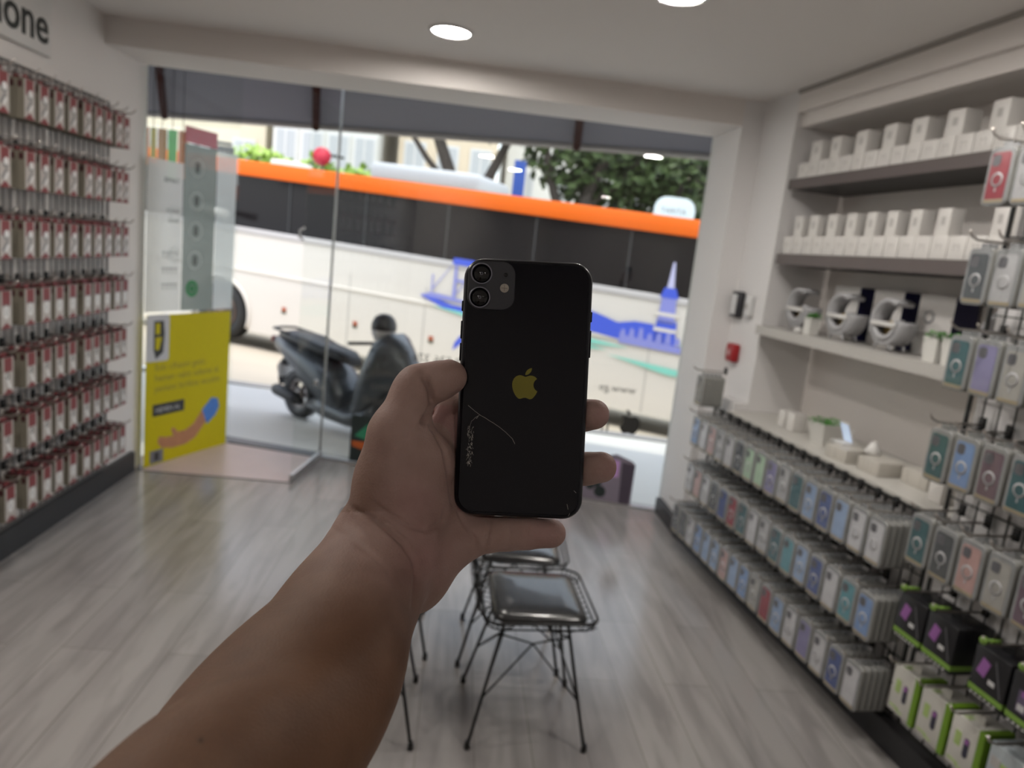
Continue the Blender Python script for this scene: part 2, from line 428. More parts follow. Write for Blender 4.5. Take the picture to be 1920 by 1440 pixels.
def pack_print(kind):
    mb = MB(); y = .0162; w, h = .074, .155
    def q(pts, m, dy=0): mb.quad([(x, y + dy, z) for x, z in pts], m)
    q([(-w / 2, 0), (w / 2, 0), (w / 2, -h), (-w / 2, -h)], PKW)
    q([(-w * .36, -.003), (w * .36, -.003), (w * .36, -.062), (-w * .36, -.062)], RED, .0003)
    q([(-w / 2, -h), (w / 2, -h), (0, -h + .026)], RED, .0003)
    def ring(cx, cz, r0, r1, m, dy, n=20, sz=1.0):
        for i in range(n):
            a, b = 2 * math.pi * i / n, 2 * math.pi * (i + 1) / n
            q([(cx + r0 * math.cos(a), cz + sz * r0 * math.sin(a)), (cx + r1 * math.cos(a), cz + sz * r1 * math.sin(a)), (cx + r1 * math.cos(b), cz + sz * r1 * math.sin(b)), (cx + r0 * math.cos(b), cz + sz * r0 * math.sin(b))], m, dy)
    if kind == 0:
        ring(-.004, -.060, .0001, .020, PKG, .0006); ring(-.007, -.055, .0001, .015, PKC, .0009)
        q([(-.018, -.085), (-.006, -.080), (.026, -.118), (.016, -.128)], PKG, .0006)
        q([(-.024, -.100), (-.012, -.094), (.006, -.120), (-.006, -.130)], PKC, .0006)
    elif kind == 1:
        q([(-.022, -.130), (.010, -.064), (.024, -.070), (-.004, -.134)], PKC, .0006)
        ring(.004, -.080, .006, .014, PKG, .0009)
    else:
        ring(0, -.088, .0001, .020, PKC, .0006, sz=1.4); ring(0, -.088, .007, .010, PKG, .0009, sz=1.2)
        q([(-.020, -.060), (.018, -.056), (.020, -.064), (-.018, -.068)], PKG, .0006)
    return mb.mesh('pack_print')
pb = pack_body(); pp_ = [pack_print(k) for k in range(3)]
protoR = {}
LROWS = [2.075, 1.795, 1.515, 1.235, .965, .695, .415]
LCOLS = [2.93, 3.06, 3.225, 3.34, 3.45, 3.565, 3.70, 3.80, 3.905, 4.01, 4.10]
ROWN = ['top row', 'second row from the top', 'third row from the top', 'middle row', 'third row from the bottom', 'second row from the bottom', 'bottom row']
LG = 'red and white accessory packs on the left wall'
hookL = make_hook(.135)
first = True
DEP = ['frontmost', 'middle one', 'rearmost']
for r, zt in enumerate(LROWS):
    for c, yc in enumerate(LCOLS):
        cn = ORD[len(LCOLS) - 1 - c]
        lab = 'wire hook on the left wall grid, %s, %s from the window' % (ROWN[r], cn)
        jx = random.uniform(-.004, .004)
        if first: hk = hookL; hk.location = (LX + .026, yc, zt + .022); hk.rotation_euler = (0, 0, L_ROT); hk['label'] = lab; hk['group'] = 'hooks on the left wall grid'
        else: copy_tree(hookL, (LX + .026, yc, zt + .022), L_ROT, lab, 'hooks on the left wall grid')
        nd = 3
        for k in range(nd):
            o = put('accessory_pack', pb, None, (LX + .134 - k * .0335 + jx, yc, zt), L_ROT)
            kind = 0 if r < 3 else (1 if r in (4, 5) else 2)
            tag(o, 'red and white pack, %s on %s hook from window, %s' % (DEP[k], cn, ROWN[r].replace(' from the top', ' from top').replace(' from the bottom', ' from bottom')), 'accessory pack', LG)
            if k == 0:
                put('front_print', pp_[kind], o)
        first = False
# ------------------------------------------------------------------ alcove, counter, shelves
SH = mat('shelf_dark_laminate', (.030, .026, .025), .5); SHE = mat('shelf_edge_greybrown', (.092, .074, .071), .45)
SHW = mat('shelf_white_laminate', (.42, .405, .38), .45)
def shelf(label, z, t_, s0, s1, o0, m, me_):
    g = thing('shelf_board', label, 'shelf', RW(s0, o0, z - t_), math.atan2(RD.y, RD.x))
    mb = MB(); L_ = s1 - s0; D_ = .44 - o0
    mb.box((L_ / 2, D_ / 2, t_ / 2), (L_, D_ - .004, t_ - .002), m); mb.build('board', g)
    mb = MB(); mb.box((L_ / 2, -.001, t_ / 2), (L_, .006, t_), me_); mb.build('edge_strip', g)
    return g
shelf('dark brown upper shelf board in the right alcove carrying white boxes', 2.130, .050, .40, 1.94, .12, SH, SHE)
shelf('grey brown second shelf board in the right alcove carrying white boxes', 1.752, .055, .40, 1.94, .12, SH, SHE)
shelf('pale lower shelf board in the right alcove carrying ring lamps and plants', 1.370, .048, .385, 1.94, .08, SHW, SHW)
ct = thing('counter', 'cream topped white counter along the right wall above the hanging phone cases', 'counter', RP0)
def _loc(mb, name):
    o = mb.build(name, ct); o.matrix_parent_inverse = Matrix.Translation(-RP0); return o
mb = MB(); rw_box(mb, .365, 1.955, .0, .435, .862, .888, mat('worktop_cream', (.50, .485, .45), .4)); _loc(mb, 'worktop')
mb = MB(); rw_box(mb, .365, 1.955, .04, .435, .0, .861, WALL2); _loc(mb, 'counter_body')
mb = MB(); rw_box(mb, .0, .360, .04, .118, .0, .93, WALL2); _loc(mb, 'end_panel')
# white boxes on the shelves
BXW = mat('carton_white', (.62, .60, .575), .35); BXM = mat('carton_mark_grey', (.40, .385, .37), .5); BXS = mat('carton_side', (.40, .38, .34), .55)
def carton_mesh(w, d, h, mark):
    mb = MB(); mb.box((0, 0, h / 2), (w, d, h), BXW, bev=.0015)
    y = d / 2 + .0004
    if mark == 1:
        for sx in (-1, 1):
            mb.M = Matrix.Translation((sx * w * .11, y, h * .55)); mb.box((0, 0, .004), (w * .10, .0006, h * .12), BXM); mb.box((sx * w * .03, 0, -.010), (w * .03, .0006, h * .16), BXM)
        mb.M = Matrix.Identity(4)
    elif mark == 2:
        mb.box((0, y, h * .55), (w * .30, .0006, h * .30), BXM)
    return mb.mesh('carton')
c_low = carton_mesh(.083, .083, .078, 1); c_up = carton_mesh(.080, .080, .098, 2); c_lo2 = carton_mesh(.083, .083, .088, 1); c_up2 = carton_mesh(.066, .060, .105, 2)
def cartons(lst, me, z, off, label, group, jit=.0):
    for i, s_ in enumerate(lst):
        o = put('white_carton', me, None, RW(s_, off, z), R_ROT + random.uniform(-jit, jit))
        tag(o, label % ORD[i] if '%s' in label else label, 'box', group)
cartons([.475 + i * .0885 for i in range(16)], c_low, 2.1302, .175, 'small white carton of the lower layer on the upper shelf, %s from the window', 'white cartons on the upper shelf', .03)
cartons([.56, .72, .91, 1.10, 1.27, 1.46, 1.67], c_up, 2.2085, .180, 'tall white carton on the upper shelf carton row, %s from the window', 'tall cartons on the upper shelf', .08)
cartons([.455 + i * .0885 for i in range(16)], c_lo2, 1.7522, .175, 'small white carton of the lower layer on the second shelf, %s from the shop window', 'white cartons on the second shelf', .02)
cartons([.50, .635, .785, .93, 1.07, 1.205, 1.345, 1.495, 1.76, 1.85], c_up2, 1.8405, .180, 'tall glossy carton on the second shelf carton row, %s from the window', 'tall cartons on the second shelf', .06)
# ring lamps with a tray (wireless charging lamps)
LAMPG = mat('lamp_pale_grey', (.36, .36, .37), .35); LAMPW = mat('lamp_white', (.58, .57, .55), .4); LAMPD = mat('lamp_inner_grey', (.22, .22, .23), .5); GOLD = mat('lamp_gold', (.45, .32, .12), .35, .6)
def ring_lamp(label, s_, off, z, sc):
    g = thing('ring_lamp', label, 'lamp', RW(s_, off, z), R_ROT, 'ring shaped lamps on the lower alcove shelf')
    R_ = .098; d = .085; zc = R_ + .022
    def arc(a0, a1, r0, r1, y0, y1, m, n=36):
        mb = MB(); P_ = []
        for i in range(n + 1):
            a = math.radians(a0 + (a1 - a0) * i / n); c_, s2 = math.cos(a), math.sin(a)
            P_.append([mb.v((r0 * c_, y0, zc + r0 * s2)), mb.v((r1 * c_, y0, zc + r1 * s2)), mb.v((r1 * c_, y1, zc + r1 * s2)), mb.v((r0 * c_, y1, zc + r0 * s2))])
        for A, B in zip(P_, P_[1:]):
            for k in range(4): mb._f([A[k], A[(k + 1) % 4], B[(k + 1) % 4], B[k]], m, True)
        mb._f(P_[0], m); mb._f(P_[-1][::-1], m)
        return mb
    arc(-185, 122, .080, R_, -d / 2, d / 2, LAMPG).build('ring_body', g)
    arc(168, 350, .058, .078, d / 2 - .03, d / 2 + .006, LAMPG).build('lower_ring', g)
    mb = MB(); mb.box((0, .004, zc - .010), (.150, d + .02, .020), LAMPW, bev=.006); mb.build('charging_tray', g)
    mb = MB(); mb.lathe([(0, 0), (.040, 0), (.040, .004), (0, .004)], GOLD, 24, 'Y', (0, d / 2 - .035, zc - .034)); mb.build('speaker_face', g)
    for sx in (-1, 1):
        for y in (-d / 2 + .01, d / 2 - .01):
            mb = MB(); mb.tube([(sx * .038, y, .032), (sx * .052, y, .0045)], [.007, .0045], LAMPG, 8); mb.build('foot', g)
    return g
g1 = ring_lamp('pale grey ring lamp at the window end of the lower alcove shelf', .60, .20, 1.3705, 1)
copy_tree(g1, RW(.955, .20, 1.3705), R_ROT, 'pale grey ring lamp in the middle, between two other ring lamps')
copy_tree(g1, RW(1.275, .20, 1.3705), R_ROT, 'pale grey ring lamp nearest the potted plants on the lower alcove shelf')
g4 = copy_tree(g1, RW(1.86, .20, 1.3705), R_ROT, 'pale grey ring lamp half hidden behind the near wire grid')
NAVY = mat('carton_navy', (.012, .012, .06), .4); CBX = mat('carton_pale', (.66, .64, .62), .45)
def lamp_box(s_, label):
    g = thing('lamp_carton', label, 'box', RW(s_, .365, 1.3705), R_ROT, 'lamp cartons at the back of the lower shelf')
    mb = MB(); mb.box((0, 0, .125), (.20, .11, .25), CBX, bev=.002); mb.build('box_body', g)
    mb = MB(); mb.box((-.1005, 0, .125), (.0014, .112, .25), NAVY); mb.build('navy_panel', g)
    mb = MB(); mb.lathe([(.020, 0), (.030, 0), (.030, .001), (.020, .001)], LAMPG, 20, 'Y', (.03, .056, .16)); mb.box((.03, .0565, .09), (.10, .001, .012), BXM); mb.build('printed_picture', g)
lamp_box(.77, 'white and navy lamp carton standing behind the ring lamps, nearest the window')
lamp_box(1.07, 'white and navy lamp carton standing behind the ring lamps, middle one')
lamp_box(1.365, 'white and navy lamp carton standing behind the two potted plants')
# small potted plants
POT = mat('pot_white', (.60, .59, .56), .4); LEAF = mat('leaf_green', (.06, .24, .03), .6, var=.5, vscale=60)
def plant(label, loc, w, h, flare, lh, rot=R_ROT, group=None):
    g = thing('potted_plant', label, 'plant', loc, rot, group)
    mb = MB(); a = w / 2; b = a * flare
    lo_ = [(-b, -b), (b, -b), (b, b), (-b, b)]; hi_ = [(-a, -a), (a, -a), (a, a), (-a, a)]
    V0 = [mb.v((x, y, 0)) for x, y in lo_]; V1 = [mb.v((x, y, h)) for x, y in hi_]; V2 = [mb.v((x * .86, y * .86, h)) for x, y in hi_]; V3 = [mb.v((x * .84, y * .84, h - .015)) for x, y in hi_]
    mb._f(V0[::-1], POT); mb._f(V3, LEAF)
    for A, B in ((V0, V1), (V1, V2), (V2, V3)):
        for i in range(4): mb._f([A[i], A[(i + 1) % 4], B[(i + 1) % 4], B[i]], POT)
    mb.build('pot', g)
    mb = MB(); rr = random.Random(int(loc[1] * 1000))
    for i in range(150):
        x = rr.uniform(-a, a) * 1.05; y = rr.uniform(-a, a) * 1.05; z = h - .012 + rr.uniform(0, lh) * (1 - .5 * (x * x + y * y) / (a * a * 2.2))
        t = rr.uniform(0, 6.28); u = Vector((math.cos(t), math.sin(t), rr.uniform(-.2, .8))) * rr.uniform(.008, .014); v_ = Vector((-math.sin(t), math.cos(t), rr.uniform(-.3, .3))) * .007
        p = Vector((x, y, z)); mb.quad([p, p + u * .5 + v_, p + u, p + u * .5 - v_], LEAF)
    mb.tube([(0, 0, h - .02), (0, 0, h + lh * .5)], .003, LEAF, 5)
    mb.build('foliage', g)
    return g
PG = 'white potted plants on the lower alcove shelf'
plant('small green plant in a square white pot, nearer the window of the shelf pair', RW(1.60, .15, 1.3705), .075, .095, .82, .035, group=PG)
plant('small green plant in a square white pot, nearer the wire grid of the shelf pair', RW(1.70, .15, 1.3705), .080, .100, .82, .035, group=PG)
plant('tiny plant in a white tub between the first two ring lamps', RW(.79, .14, 1.3705), .055, .085, .9, .03, group=PG)
plant('green leafy plant in a flared white pot on the counter top', RW(1.03, .16, .8885), .13, .105, .68, .035)
tag(MB().box((0, 0, .012), (.05, .04, .024), LAMPW, bev=.006).build('charging_puck', None, RW(.71, .13, 1.3705), R_ROT), 'small white charging puck beside the first ring lamp', 'charger')
# earphone display boxes etc on the counter
CTN = mat('carton_cream', (.50, .475, .43), .45)
def cbox(s_, off, w, d, h, label, z=.8885, ribs=0, m=CTN, grp='small white boxes on the counter top'):
    g = thing('small_box', label, 'box', RW(s_, off, z), R_ROT + .05, grp)
    mb = MB(); mb.box((0, 0, h / 2), (w, d, h), m, bev=.002); mb.build('box_body', g)
    mb = MB(); mb.box((0, 0, h + .001), (w * .96, d * .96, .002), m)
    for k in range(ribs): mb.box((-w / 2 + (k + .5) * w / ribs, d / 2 + .0006, h / 2), (.002, .001, h * .9), BXS)
    mb.build('lid', g)
    return g
cbox(.70, .15, .050, .06, .085, 'upright pale box with dark edge, left end of the counter items', m=BXW)
cbox(.79, .15, .055, .07, .090, 'upright pale box standing between the first box and the flared plant', m=BXW)
cbox(1.28, .10, .13, .12, .055, 'flat white box carrying the phone stand on the counter', ribs=3)
cbox(1.46, .13, .12, .13, .055, 'ribbed white box between the phone stand box and the near box', ribs=5)
cbox(1.62, .20, .13, .10, .060, 'pale carton partly hidden by the near hanging phone cases', ribs=2)
cbox(1.80, .12, .06, .06, .075, 'small upright white box at the near end of the counter', m=BXW)
g = thing('phone_stand', 'white desk stand holding a pale blue lit phone on the counter boxes', 'phone stand', RW(1.22, .12, .9455), R_ROT)
mb = MB(); mb.box((0, 0, .004), (.09, .08, .008), LAMPW, bev=.002); mb.tube([(0, -.02, .008), (0, -.028, .06)], .008, LAMPW, 8); mb.build('stand_base', g)
mb = MB(); mb.M = Matrix.Translation((-.012, .005, .05)) @ Matrix.Rotation(math.radians(-24), 4, 'X'); mb.prism([(x, z) for x, z in rrect(.065, .006, .0028, 3)], -.045, .05, LAMPW); mb.build('display_phone', g)
mb = MB(); mb.M = Matrix.Translation((-.012, .005, .05)) @ Matrix.Rotation(math.radians(-24), 4, 'X'); mb.box((0, .0034, .003), (.058, .0008, .084), mat('screen_blue', (.55, .65, .80), .3, emit=(.55, .7, .95), estr=.35)); mb.build('screen', g)
tag(MB().lathe([(0, 0), (.030, 0), (.034, .010), (.022, .030), (.012, .050), (0, .056)], LAMPW, 20).build('glass_dome', None, RW(1.38, .14, .9465)), 'small white domed charger lying behind the phone stand', 'charger')
# wall devices on the strip beside the alcove
DEVK = mat('device_black', (.03, .03, .035), .4); DEVW = mat('device_white', (.62, .62, .62), .4); CALLR = mat('call_point_red', (.32, .008, .012), .35)
def devbox(name, label, cat, s_, z, w, h, d, m, m2, part, w2, h2):
    g = thing(name, label, cat, RW(s_, .12, z), R_ROT)
    mb = MB(); mb.box((0, d / 2, 0), (w, d, h), m, bev=min(.012, d * .35)); mb.build('housing', g)
    mb = MB(); mb.box((0, d + .002, 0), (w2, .006, h2), m2, bev=.002); mb.build(part, g)
devbox('wall_sensor', 'black and white oval wall device beside the alcove, nearer the window', 'wall device', .095, 1.455, .095, .150, .045, DEVK, DEVW, 'white_cover', .060, .115)
devbox('wall_thermostat', 'narrow white wall device right beside the alcove edge', 'wall device', .225, 1.455, .06, .125, .035, DEVW, BXM, 'dial', .03, .03)
devbox('fire_call_point', 'red fire alarm call point on the wall below the sensor', 'alarm', .13, 1.18, .095, .105, .045, CALLR, mat('call_white', (.5, .3, .3), .4), 'press_plate', .03, .03)

# ------------------------------------------------------------------ hanging phone cases
SHELL = mat('case_pack_shell', (.24, .245, .25), .22, coat=.4, var=.06, vscale=30); SHELLD = mat('case_pack_side', (.25, .25, .235), .45, var=.05, vscale=30)
STRIP = mat('case_pack_gold', (.26, .22, .15), .35); RINGW = mat('case_ring_pale', (.36, .36, .37), .3)
PWD, PHT = .090, .170
def shell_mesh(th):
    mb = MB(); out = rrect(PWD, PHT, .016, 5, 0, -PHT / 2); inn = rrect(PWD - .0035, PHT - .0035, .015, 5, 0, -PHT / 2)
    lv = []
    for y, q in ((-th / 2, inn), (-th / 2 + .001, out), (th / 2 - .0015, out), (th / 2, inn)): lv.append([mb.v((x, y, z)) for x, z in q])
    for i, (A, B) in enumerate(zip(lv, lv[1:])):
        for k in range(len(A)):
            j = (k + 1) % len(A); mb._f([A[k], A[j], B[j], B[k]], SHELLD if i == 1 else SHELL, True)
    mb._f(lv[0], SHELL); mb._f(lv[-1], SHELL)
    mb.box((0, 0, .008), (.034, .0016, .018), SHELL)
    return mb.mesh('case_pack')
def front_mesh(th, colm, ring=True, strip=True, win=.0):
    mb = MB(); y = th / 2
    mb.M = Matrix.Translation((0, y + .0003, -PHT * .50)) @ Matrix.Rotation(math.radians(90), 4, 'X')
    mb.prism(rrect(PWD * .76, PHT * .82, .011, 4), -.0010, .0002, colm)
    mb.prism(rrect(.030, .032, .008, 4, .015, PHT * .27), -.0016, -.0010, mat('case_camera_dark', (.10, .10, .11), .4))
    me_ = mb.mesh('case')
    mb = MB()
    if ring:
        mb.lathe([(.015, 0), (.021, 0), (.021, .0012), (.015, .0012)], RINGW, 24, 'Y', (0, y + .0012, -PHT * .56)); mb.box((0, y + .0018, -PHT * .56 - .029), (.005, .001, .013), RINGW)
    return me_, (mb.mesh('magnet_ring') if ring else None)
def strip_mesh(th):
    mb = MB(); mb.box((0, th / 2 + .0016, -PHT + .013), (PWD * .80, .0012, .010), STRIP); return mb.mesh('label_strip')
TH1 = .0245; sh1 = shell_mesh(TH1); sh2 = shell_mesh(.05)
CC = {'pale blue': (.25, .38, .62), 'clear grey': (.42, .42, .43), 'lilac': (.23, .21, .42), 'deep blue': (.06, .10, .30), 'mint green': (.42, .62, .42), 'dark teal': (.04, .13, .15),
      'red': (.33, .03, .05), 'pink': (.52, .30, .28), 'dark grey': (.09, .10, .11), 'sky blue': (.16, .30, .60), 'milky white': (.55, .55, .58), 'turquoise': (.08, .30, .36), 'smoky violet': (.17, .11, .15), 'clear': (.38, .37, .34)}
CM = {k: mat('case_' + k.replace(' ', '_'), tuple(.62 * c + .06 * sum(v) for c in v), .22, coat=.6, var=.18, vscale=25) for k, v in CC.items()}
FR1 = {k: front_mesh(TH1, m) for k, m in CM.items()}
FR1n = {k: front_mesh(TH1, m, ring=False) for k, m in CM.items()}
st1 = strip_mesh(TH1)
hookR = make_hook(.165); used_hook = False
def place_hook(s_, z, lab, grp):
    global used_hook
    if not used_hook:
        hookR.location = RW(s_, -.004, z); hookR.rotation_euler = (0, 0, R_ROT); hookR['label'] = lab; hookR['group'] = grp; used_hook = True
    else: copy_tree(hookR, RW(s_, -.004, z), R_ROT, lab, grp)
def case_stack(s_, zt, colour, n, where, ring=True, off0=-.147, grp='boxed phone cases on the lower right grid', strip=True):
    for k in range(n):
        o = put('phone_case_pack', sh1, None, RW(s_, off0 + TH1 / 2 + k * (TH1 + .0003), zt), R_ROT)
        pos = 'frontmost pack' if k == 0 else ('rearmost pack' if k == n - 1 else ORD[k] + ' pack behind the front one')
        tag(o, ('%s case, front pack, ' % colour if k == 0 else 'frosted case pack, ' + ('rearmost' if k == n - 1 else ORD[k] + ' behind front')  + ', ') + where, 'phone case', grp)
        if k == 0:
            cs, rg = (FR1 if ring else FR1n)[colour]
            put('case', cs, o)
            if rg: put('magnet_ring', rg, o)
            if strip: put('label_strip', st1, o)
WIRE_K = mat('grid_wire_black', (.03, .03, .03), .4, .5)
wire_grid('wire_display_grid', 'wire display grid below the counter on the right', Matrix.Translation(RW(.23, -.004, .13)) @ Matrix(((RD.x, RN.x, 0), (RD.y, RN.y, 0), (0, 0, 1))).to_4x4(), 1.70, .74, .05, .10, m=WIRE_K)
wire_grid('wire_display_grid', 'tall wire display grid at the right edge beside the alcove', Matrix.Translation(RW(1.965, -.004, .12)) @ Matrix(((RD.x, RN.x, 0), (RD.y, RN.y, 0), (0, 0, 1))).to_4x4(), 1.20, 2.06, .06, .12, m=WIRE_K)
ROW_R = [.835, .565, .292]
RNM = ['upper counter row', 'middle counter row', 'lowest counter row']
COLS1 = ['sky blue', 'milky white', 'pink', 'clear grey', 'milky white', 'dark grey', 'mint green', 'mint green', 'lilac', 'clear grey', 'dark teal', 'pale blue', 'deep blue', 'pale blue', 'milky white', 'milky white']
COLS2 = ['milky white', 'pink', 'milky white', 'dark grey', 'deep blue', 'red', 'dark teal', 'milky white', 'clear grey', 'dark teal', 'turquoise', 'pale blue', 'deep blue', 'milky white', 'turquoise', 'sky blue']
COLS3 = ['dark grey', 'dark grey', 'milky white', 'sky blue', 'pale blue', 'pale blue', 'pink', 'pale blue', 'sky blue', 'clear', 'red', 'pale blue', 'milky white', 'lilac', 'milky white', 'deep blue', 'milky white']
for r, (zt, cols) in enumerate(zip(ROW_R, (COLS1, COLS2, COLS3))):
    N_ = 16 if r < 2 else 17
    for k in range(N_):
        s_ = (1.845 if r == 0 else (1.865 if r == 1 else 1.87)) - (N_ - 1 - k) * .1015
        wh = '%s hook from the window, %s' % (ORD[k], RNM[r])
        place_hook(s_, zt + .022, 'wire hook of the ' + RNM[r] + ', %s from the shop window' % ORD[k], 'hooks of the lower right grid')
        case_stack(s_, zt + random.uniform(-.004, .002), cols[k], 5, wh, ring=(k % 3 != 1))
# the lone stack above the row at the window end
place_hook(.29, 1.085, 'wire hook alone above the upper row, at the window end of the right wall', 'hooks of the lower right grid')
case_stack(.29, 1.058, 'dark grey', 5, 'lone stack at the window end above the rows', ring=False)
# near grid
NR_ = [(2.065, ['red', 'clear grey', 'clear', 'milky white', 'clear', 'pale blue']), (1.770, ['dark grey', 'clear grey', 'clear', 'clear', 'deep blue', 'clear']), (1.500, ['dark teal', 'lilac', 'clear', 'dark grey', 'clear', 'clear']),
       (1.205, ['dark teal', 'sky blue', 'smoky violet', 'dark teal', 'clear', 'clear']), (.915, ['dark teal', 'dark grey', 'pink', 'clear', 'smoky violet', 'clear'])]
for r, (zt, cols) in enumerate(NR_):
    for k, col in enumerate(cols):
        s_ = 2.035 + k * .1045
        wh = 'near grid row %s, %s from alcove' % (ORD[r], ORD[k])
        place_hook(s_, zt + .022, 'wire hook on the near right grid, row %s from top, %s from alcove' % (ORD[r], ORD[k]), 'hooks of the near right grid')
        case_stack(s_, zt + random.uniform(-.003, .003), col, 2 if r < 4 else 3, wh, ring=(col not in ('lilac',)), grp='boxed phone cases on the near right grid', off0=-.147)
# black charger boxes with a green band
def flipx(o):
    o.data.transform(Matrix.Scale(-1, 4, (1, 0, 0))); o.data.flip_normals(); return o
BKB = mat('charger_box_black', (.012, .012, .014), .35); GRN = mat('band_green', (.17, .30, .05), .4); PUR = mat('print_purple', (.26, .10, .30), .4); WHT = mat('print_white', (.5, .5, .5), .4); GRND = mat('hook_tip_green', (.10, .22, .02), .4)
def black_box(s_, zt, label, var):
    g = thing('charger_box', label, 'box', RW(s_, -.085, zt), R_ROT, 'black charger boxes on the near right grid')
    w, d, h = .118, .13, .150
    mb = MB(); mb.box((0, 0, -h / 2), (w, d, h), BKB, bev=.002); mb.box((0, .02, .012), (.04, .0016, .026), BKB); mb.build('box_body', g)
    mb = MB(); mb.box((0, 0, -h + .022), (w + .001, d + .001, .016), GRN); mb.build('green_band', g)
    y = d / 2 + .0006; mb = MB()
    if var: 
        mb.box((-.018, y, -.075), (.030, .001, .062), mat('print_violet_grey', (.10, .08, .13), .4)); mb.box((-.016, y + .0006, -.052), (.014, .001, .016), PUR); mb.box((-.018, y + .0006, -.092), (.022, .001, .018), WHT); mb.box((.030, y, -.075), (.008, .001, .085), WHT); mb.box((.045, y, -.020), (.026, .001, .018), WHT)
    else:
        mb.M = Matrix.Translation((-.022, y, -.055)) @ Matrix.Rotation(.3, 4, 'Y'); mb.box((0, 0, 0), (.030, .001, .050), PUR); mb.M = Matrix.Identity(4); mb.box((.012, y + .0005, -.085), (.022, .001, .014), WHT)
        mb.M = Matrix.Translation((.030, y, -.065)) @ Matrix.Rotation(-.35, 4, 'Y'); mb.box((0, 0, 0), (.003, .001, .10), mat('print_grey_line', (.12, .12, .13), .4)); mb.M = Matrix.Identity(4)
    for k in range(6): mb.box((-.045 + k * .016, y, -h + .007), (.008, .001, .006), WHT)
    flipx(mb.build('front_print', g))
for k, (s_, v) in enumerate(((2.075, 0), (2.205, 0), (2.395, 0), (2.525, 1), (2.66, 1))):
    black_box(s_, .645, 'black charger box with green band, %s from the alcove in the black row' % ORD[k], v)
    place_hook(s_, .672, 'hook carrying the %s black charger box from the alcove' % ORD[k], 'hooks of the near right grid')
    t = thing('price_tag_holder', 'green tag holder above the %s black charger box from the alcove' % ORD[k], 'tag holder', RW(s_, -.160, .682), R_ROT, 'green tag holders')
    mb = MB(); mb.tube([(0, -.02, 0), (0, .03, .004)], .006, GRN, 8); mb.build('holder_bar', t)
    mb = MB(); mb.lathe([(0, 0), (.011, 0), (.011, .010), (0, .010)], GRN, 14, 'Y', (0, .03, .004)); mb.build('holder_cap', t)
WBX = mat('earphone_box_white', (.50, .49, .45), .4); PGR = mat('print_light_green', (.34, .46, .16), .4); PDK = mat('print_dark', (.03, .03, .05), .4)
def white_box(s_, zt, label):
    g = thing('cable_box', label, 'box', RW(s_, -.070, zt), R_ROT, 'white and green boxes on the near right grid')
    w, d, h = .118, .10, .165
    mb = MB(); mb.box((0, 0, -h / 2), (w, d, h), WBX, bev=.002); mb.box((0, .02, .012), (.04, .0016, .026), WBX); mb.build('box_body', g)
    mb = MB(); mb.box((-w / 2 + .010, .0005, -h / 2), (.021, d + .001, h + .001), mat('side_band_green', (.13, .25, .015), .4)); mb.build('green_side', g)
    y = d / 2 + .0006; mb = MB(); mb.M = Matrix.Translation((0, y + .0006, -.082)) @ Matrix.Rotation(math.radians(90), 4, 'X'); mb.prism(rrect(.018, .062, .008, 3, .006, 0), -.0006, 0.0006, PDK); mb.M = Matrix.Identity(4)
    mb.box((.006, y + .0012, -.062), (.014, .001, .016), PUR)
    mb.box((-.028, y, -.070), (.022, .001, .045), PGR); mb.box((-.030, y, -.145), (.040, .001, .006), PGR); mb.box((-.005, y, -.152), (.030, .001, .005), PGR)
    for k in range(4): mb.box((-.030 + k * .006, y - .03, .0006), (.003, .05, .0008), PGR)
    flipx(mb.build('front_print', g))
for k, s_ in enumerate((2.085, 2.215, 2.345)):
    white_box(s_, .395, 'white box with green side band, %s from the alcove in the bottom row' % ORD[k])
    place_hook(s_, .425, 'hook carrying the %s white and green box from the alcove' % ORD[k], 'hooks of the near right grid')
for k, s_ in enumerate((2.48, 2.60)):
    g = thing('cable_box', 'pale blue grey blister box, %s after the green sided boxes in the bottom row' % ORD[k], 'box', RW(s_, -.070, .395), R_ROT, 'pale boxes on the near right grid')
    mb = MB(); mb.box((0, 0, -.08), (.11, .10, .165), mat('box_pale_blue', (.36, .40, .42), .3), bev=.002); mb.box((0, .02, .012), (.04, .0016, .026), MATS['box_pale_blue']); mb.build('box_body', g)
    mb = MB(); mb.box((0, .051, -.09), (.024, .001, .10), PGR); mb.box((.03, .051, -.05), (.03, .001, .03), BXM); mb.build('front_print', g)
    place_hook(s_, .425, 'hook carrying the %s pale blue grey blister box' % ORD[k], 'hooks of the near right grid')
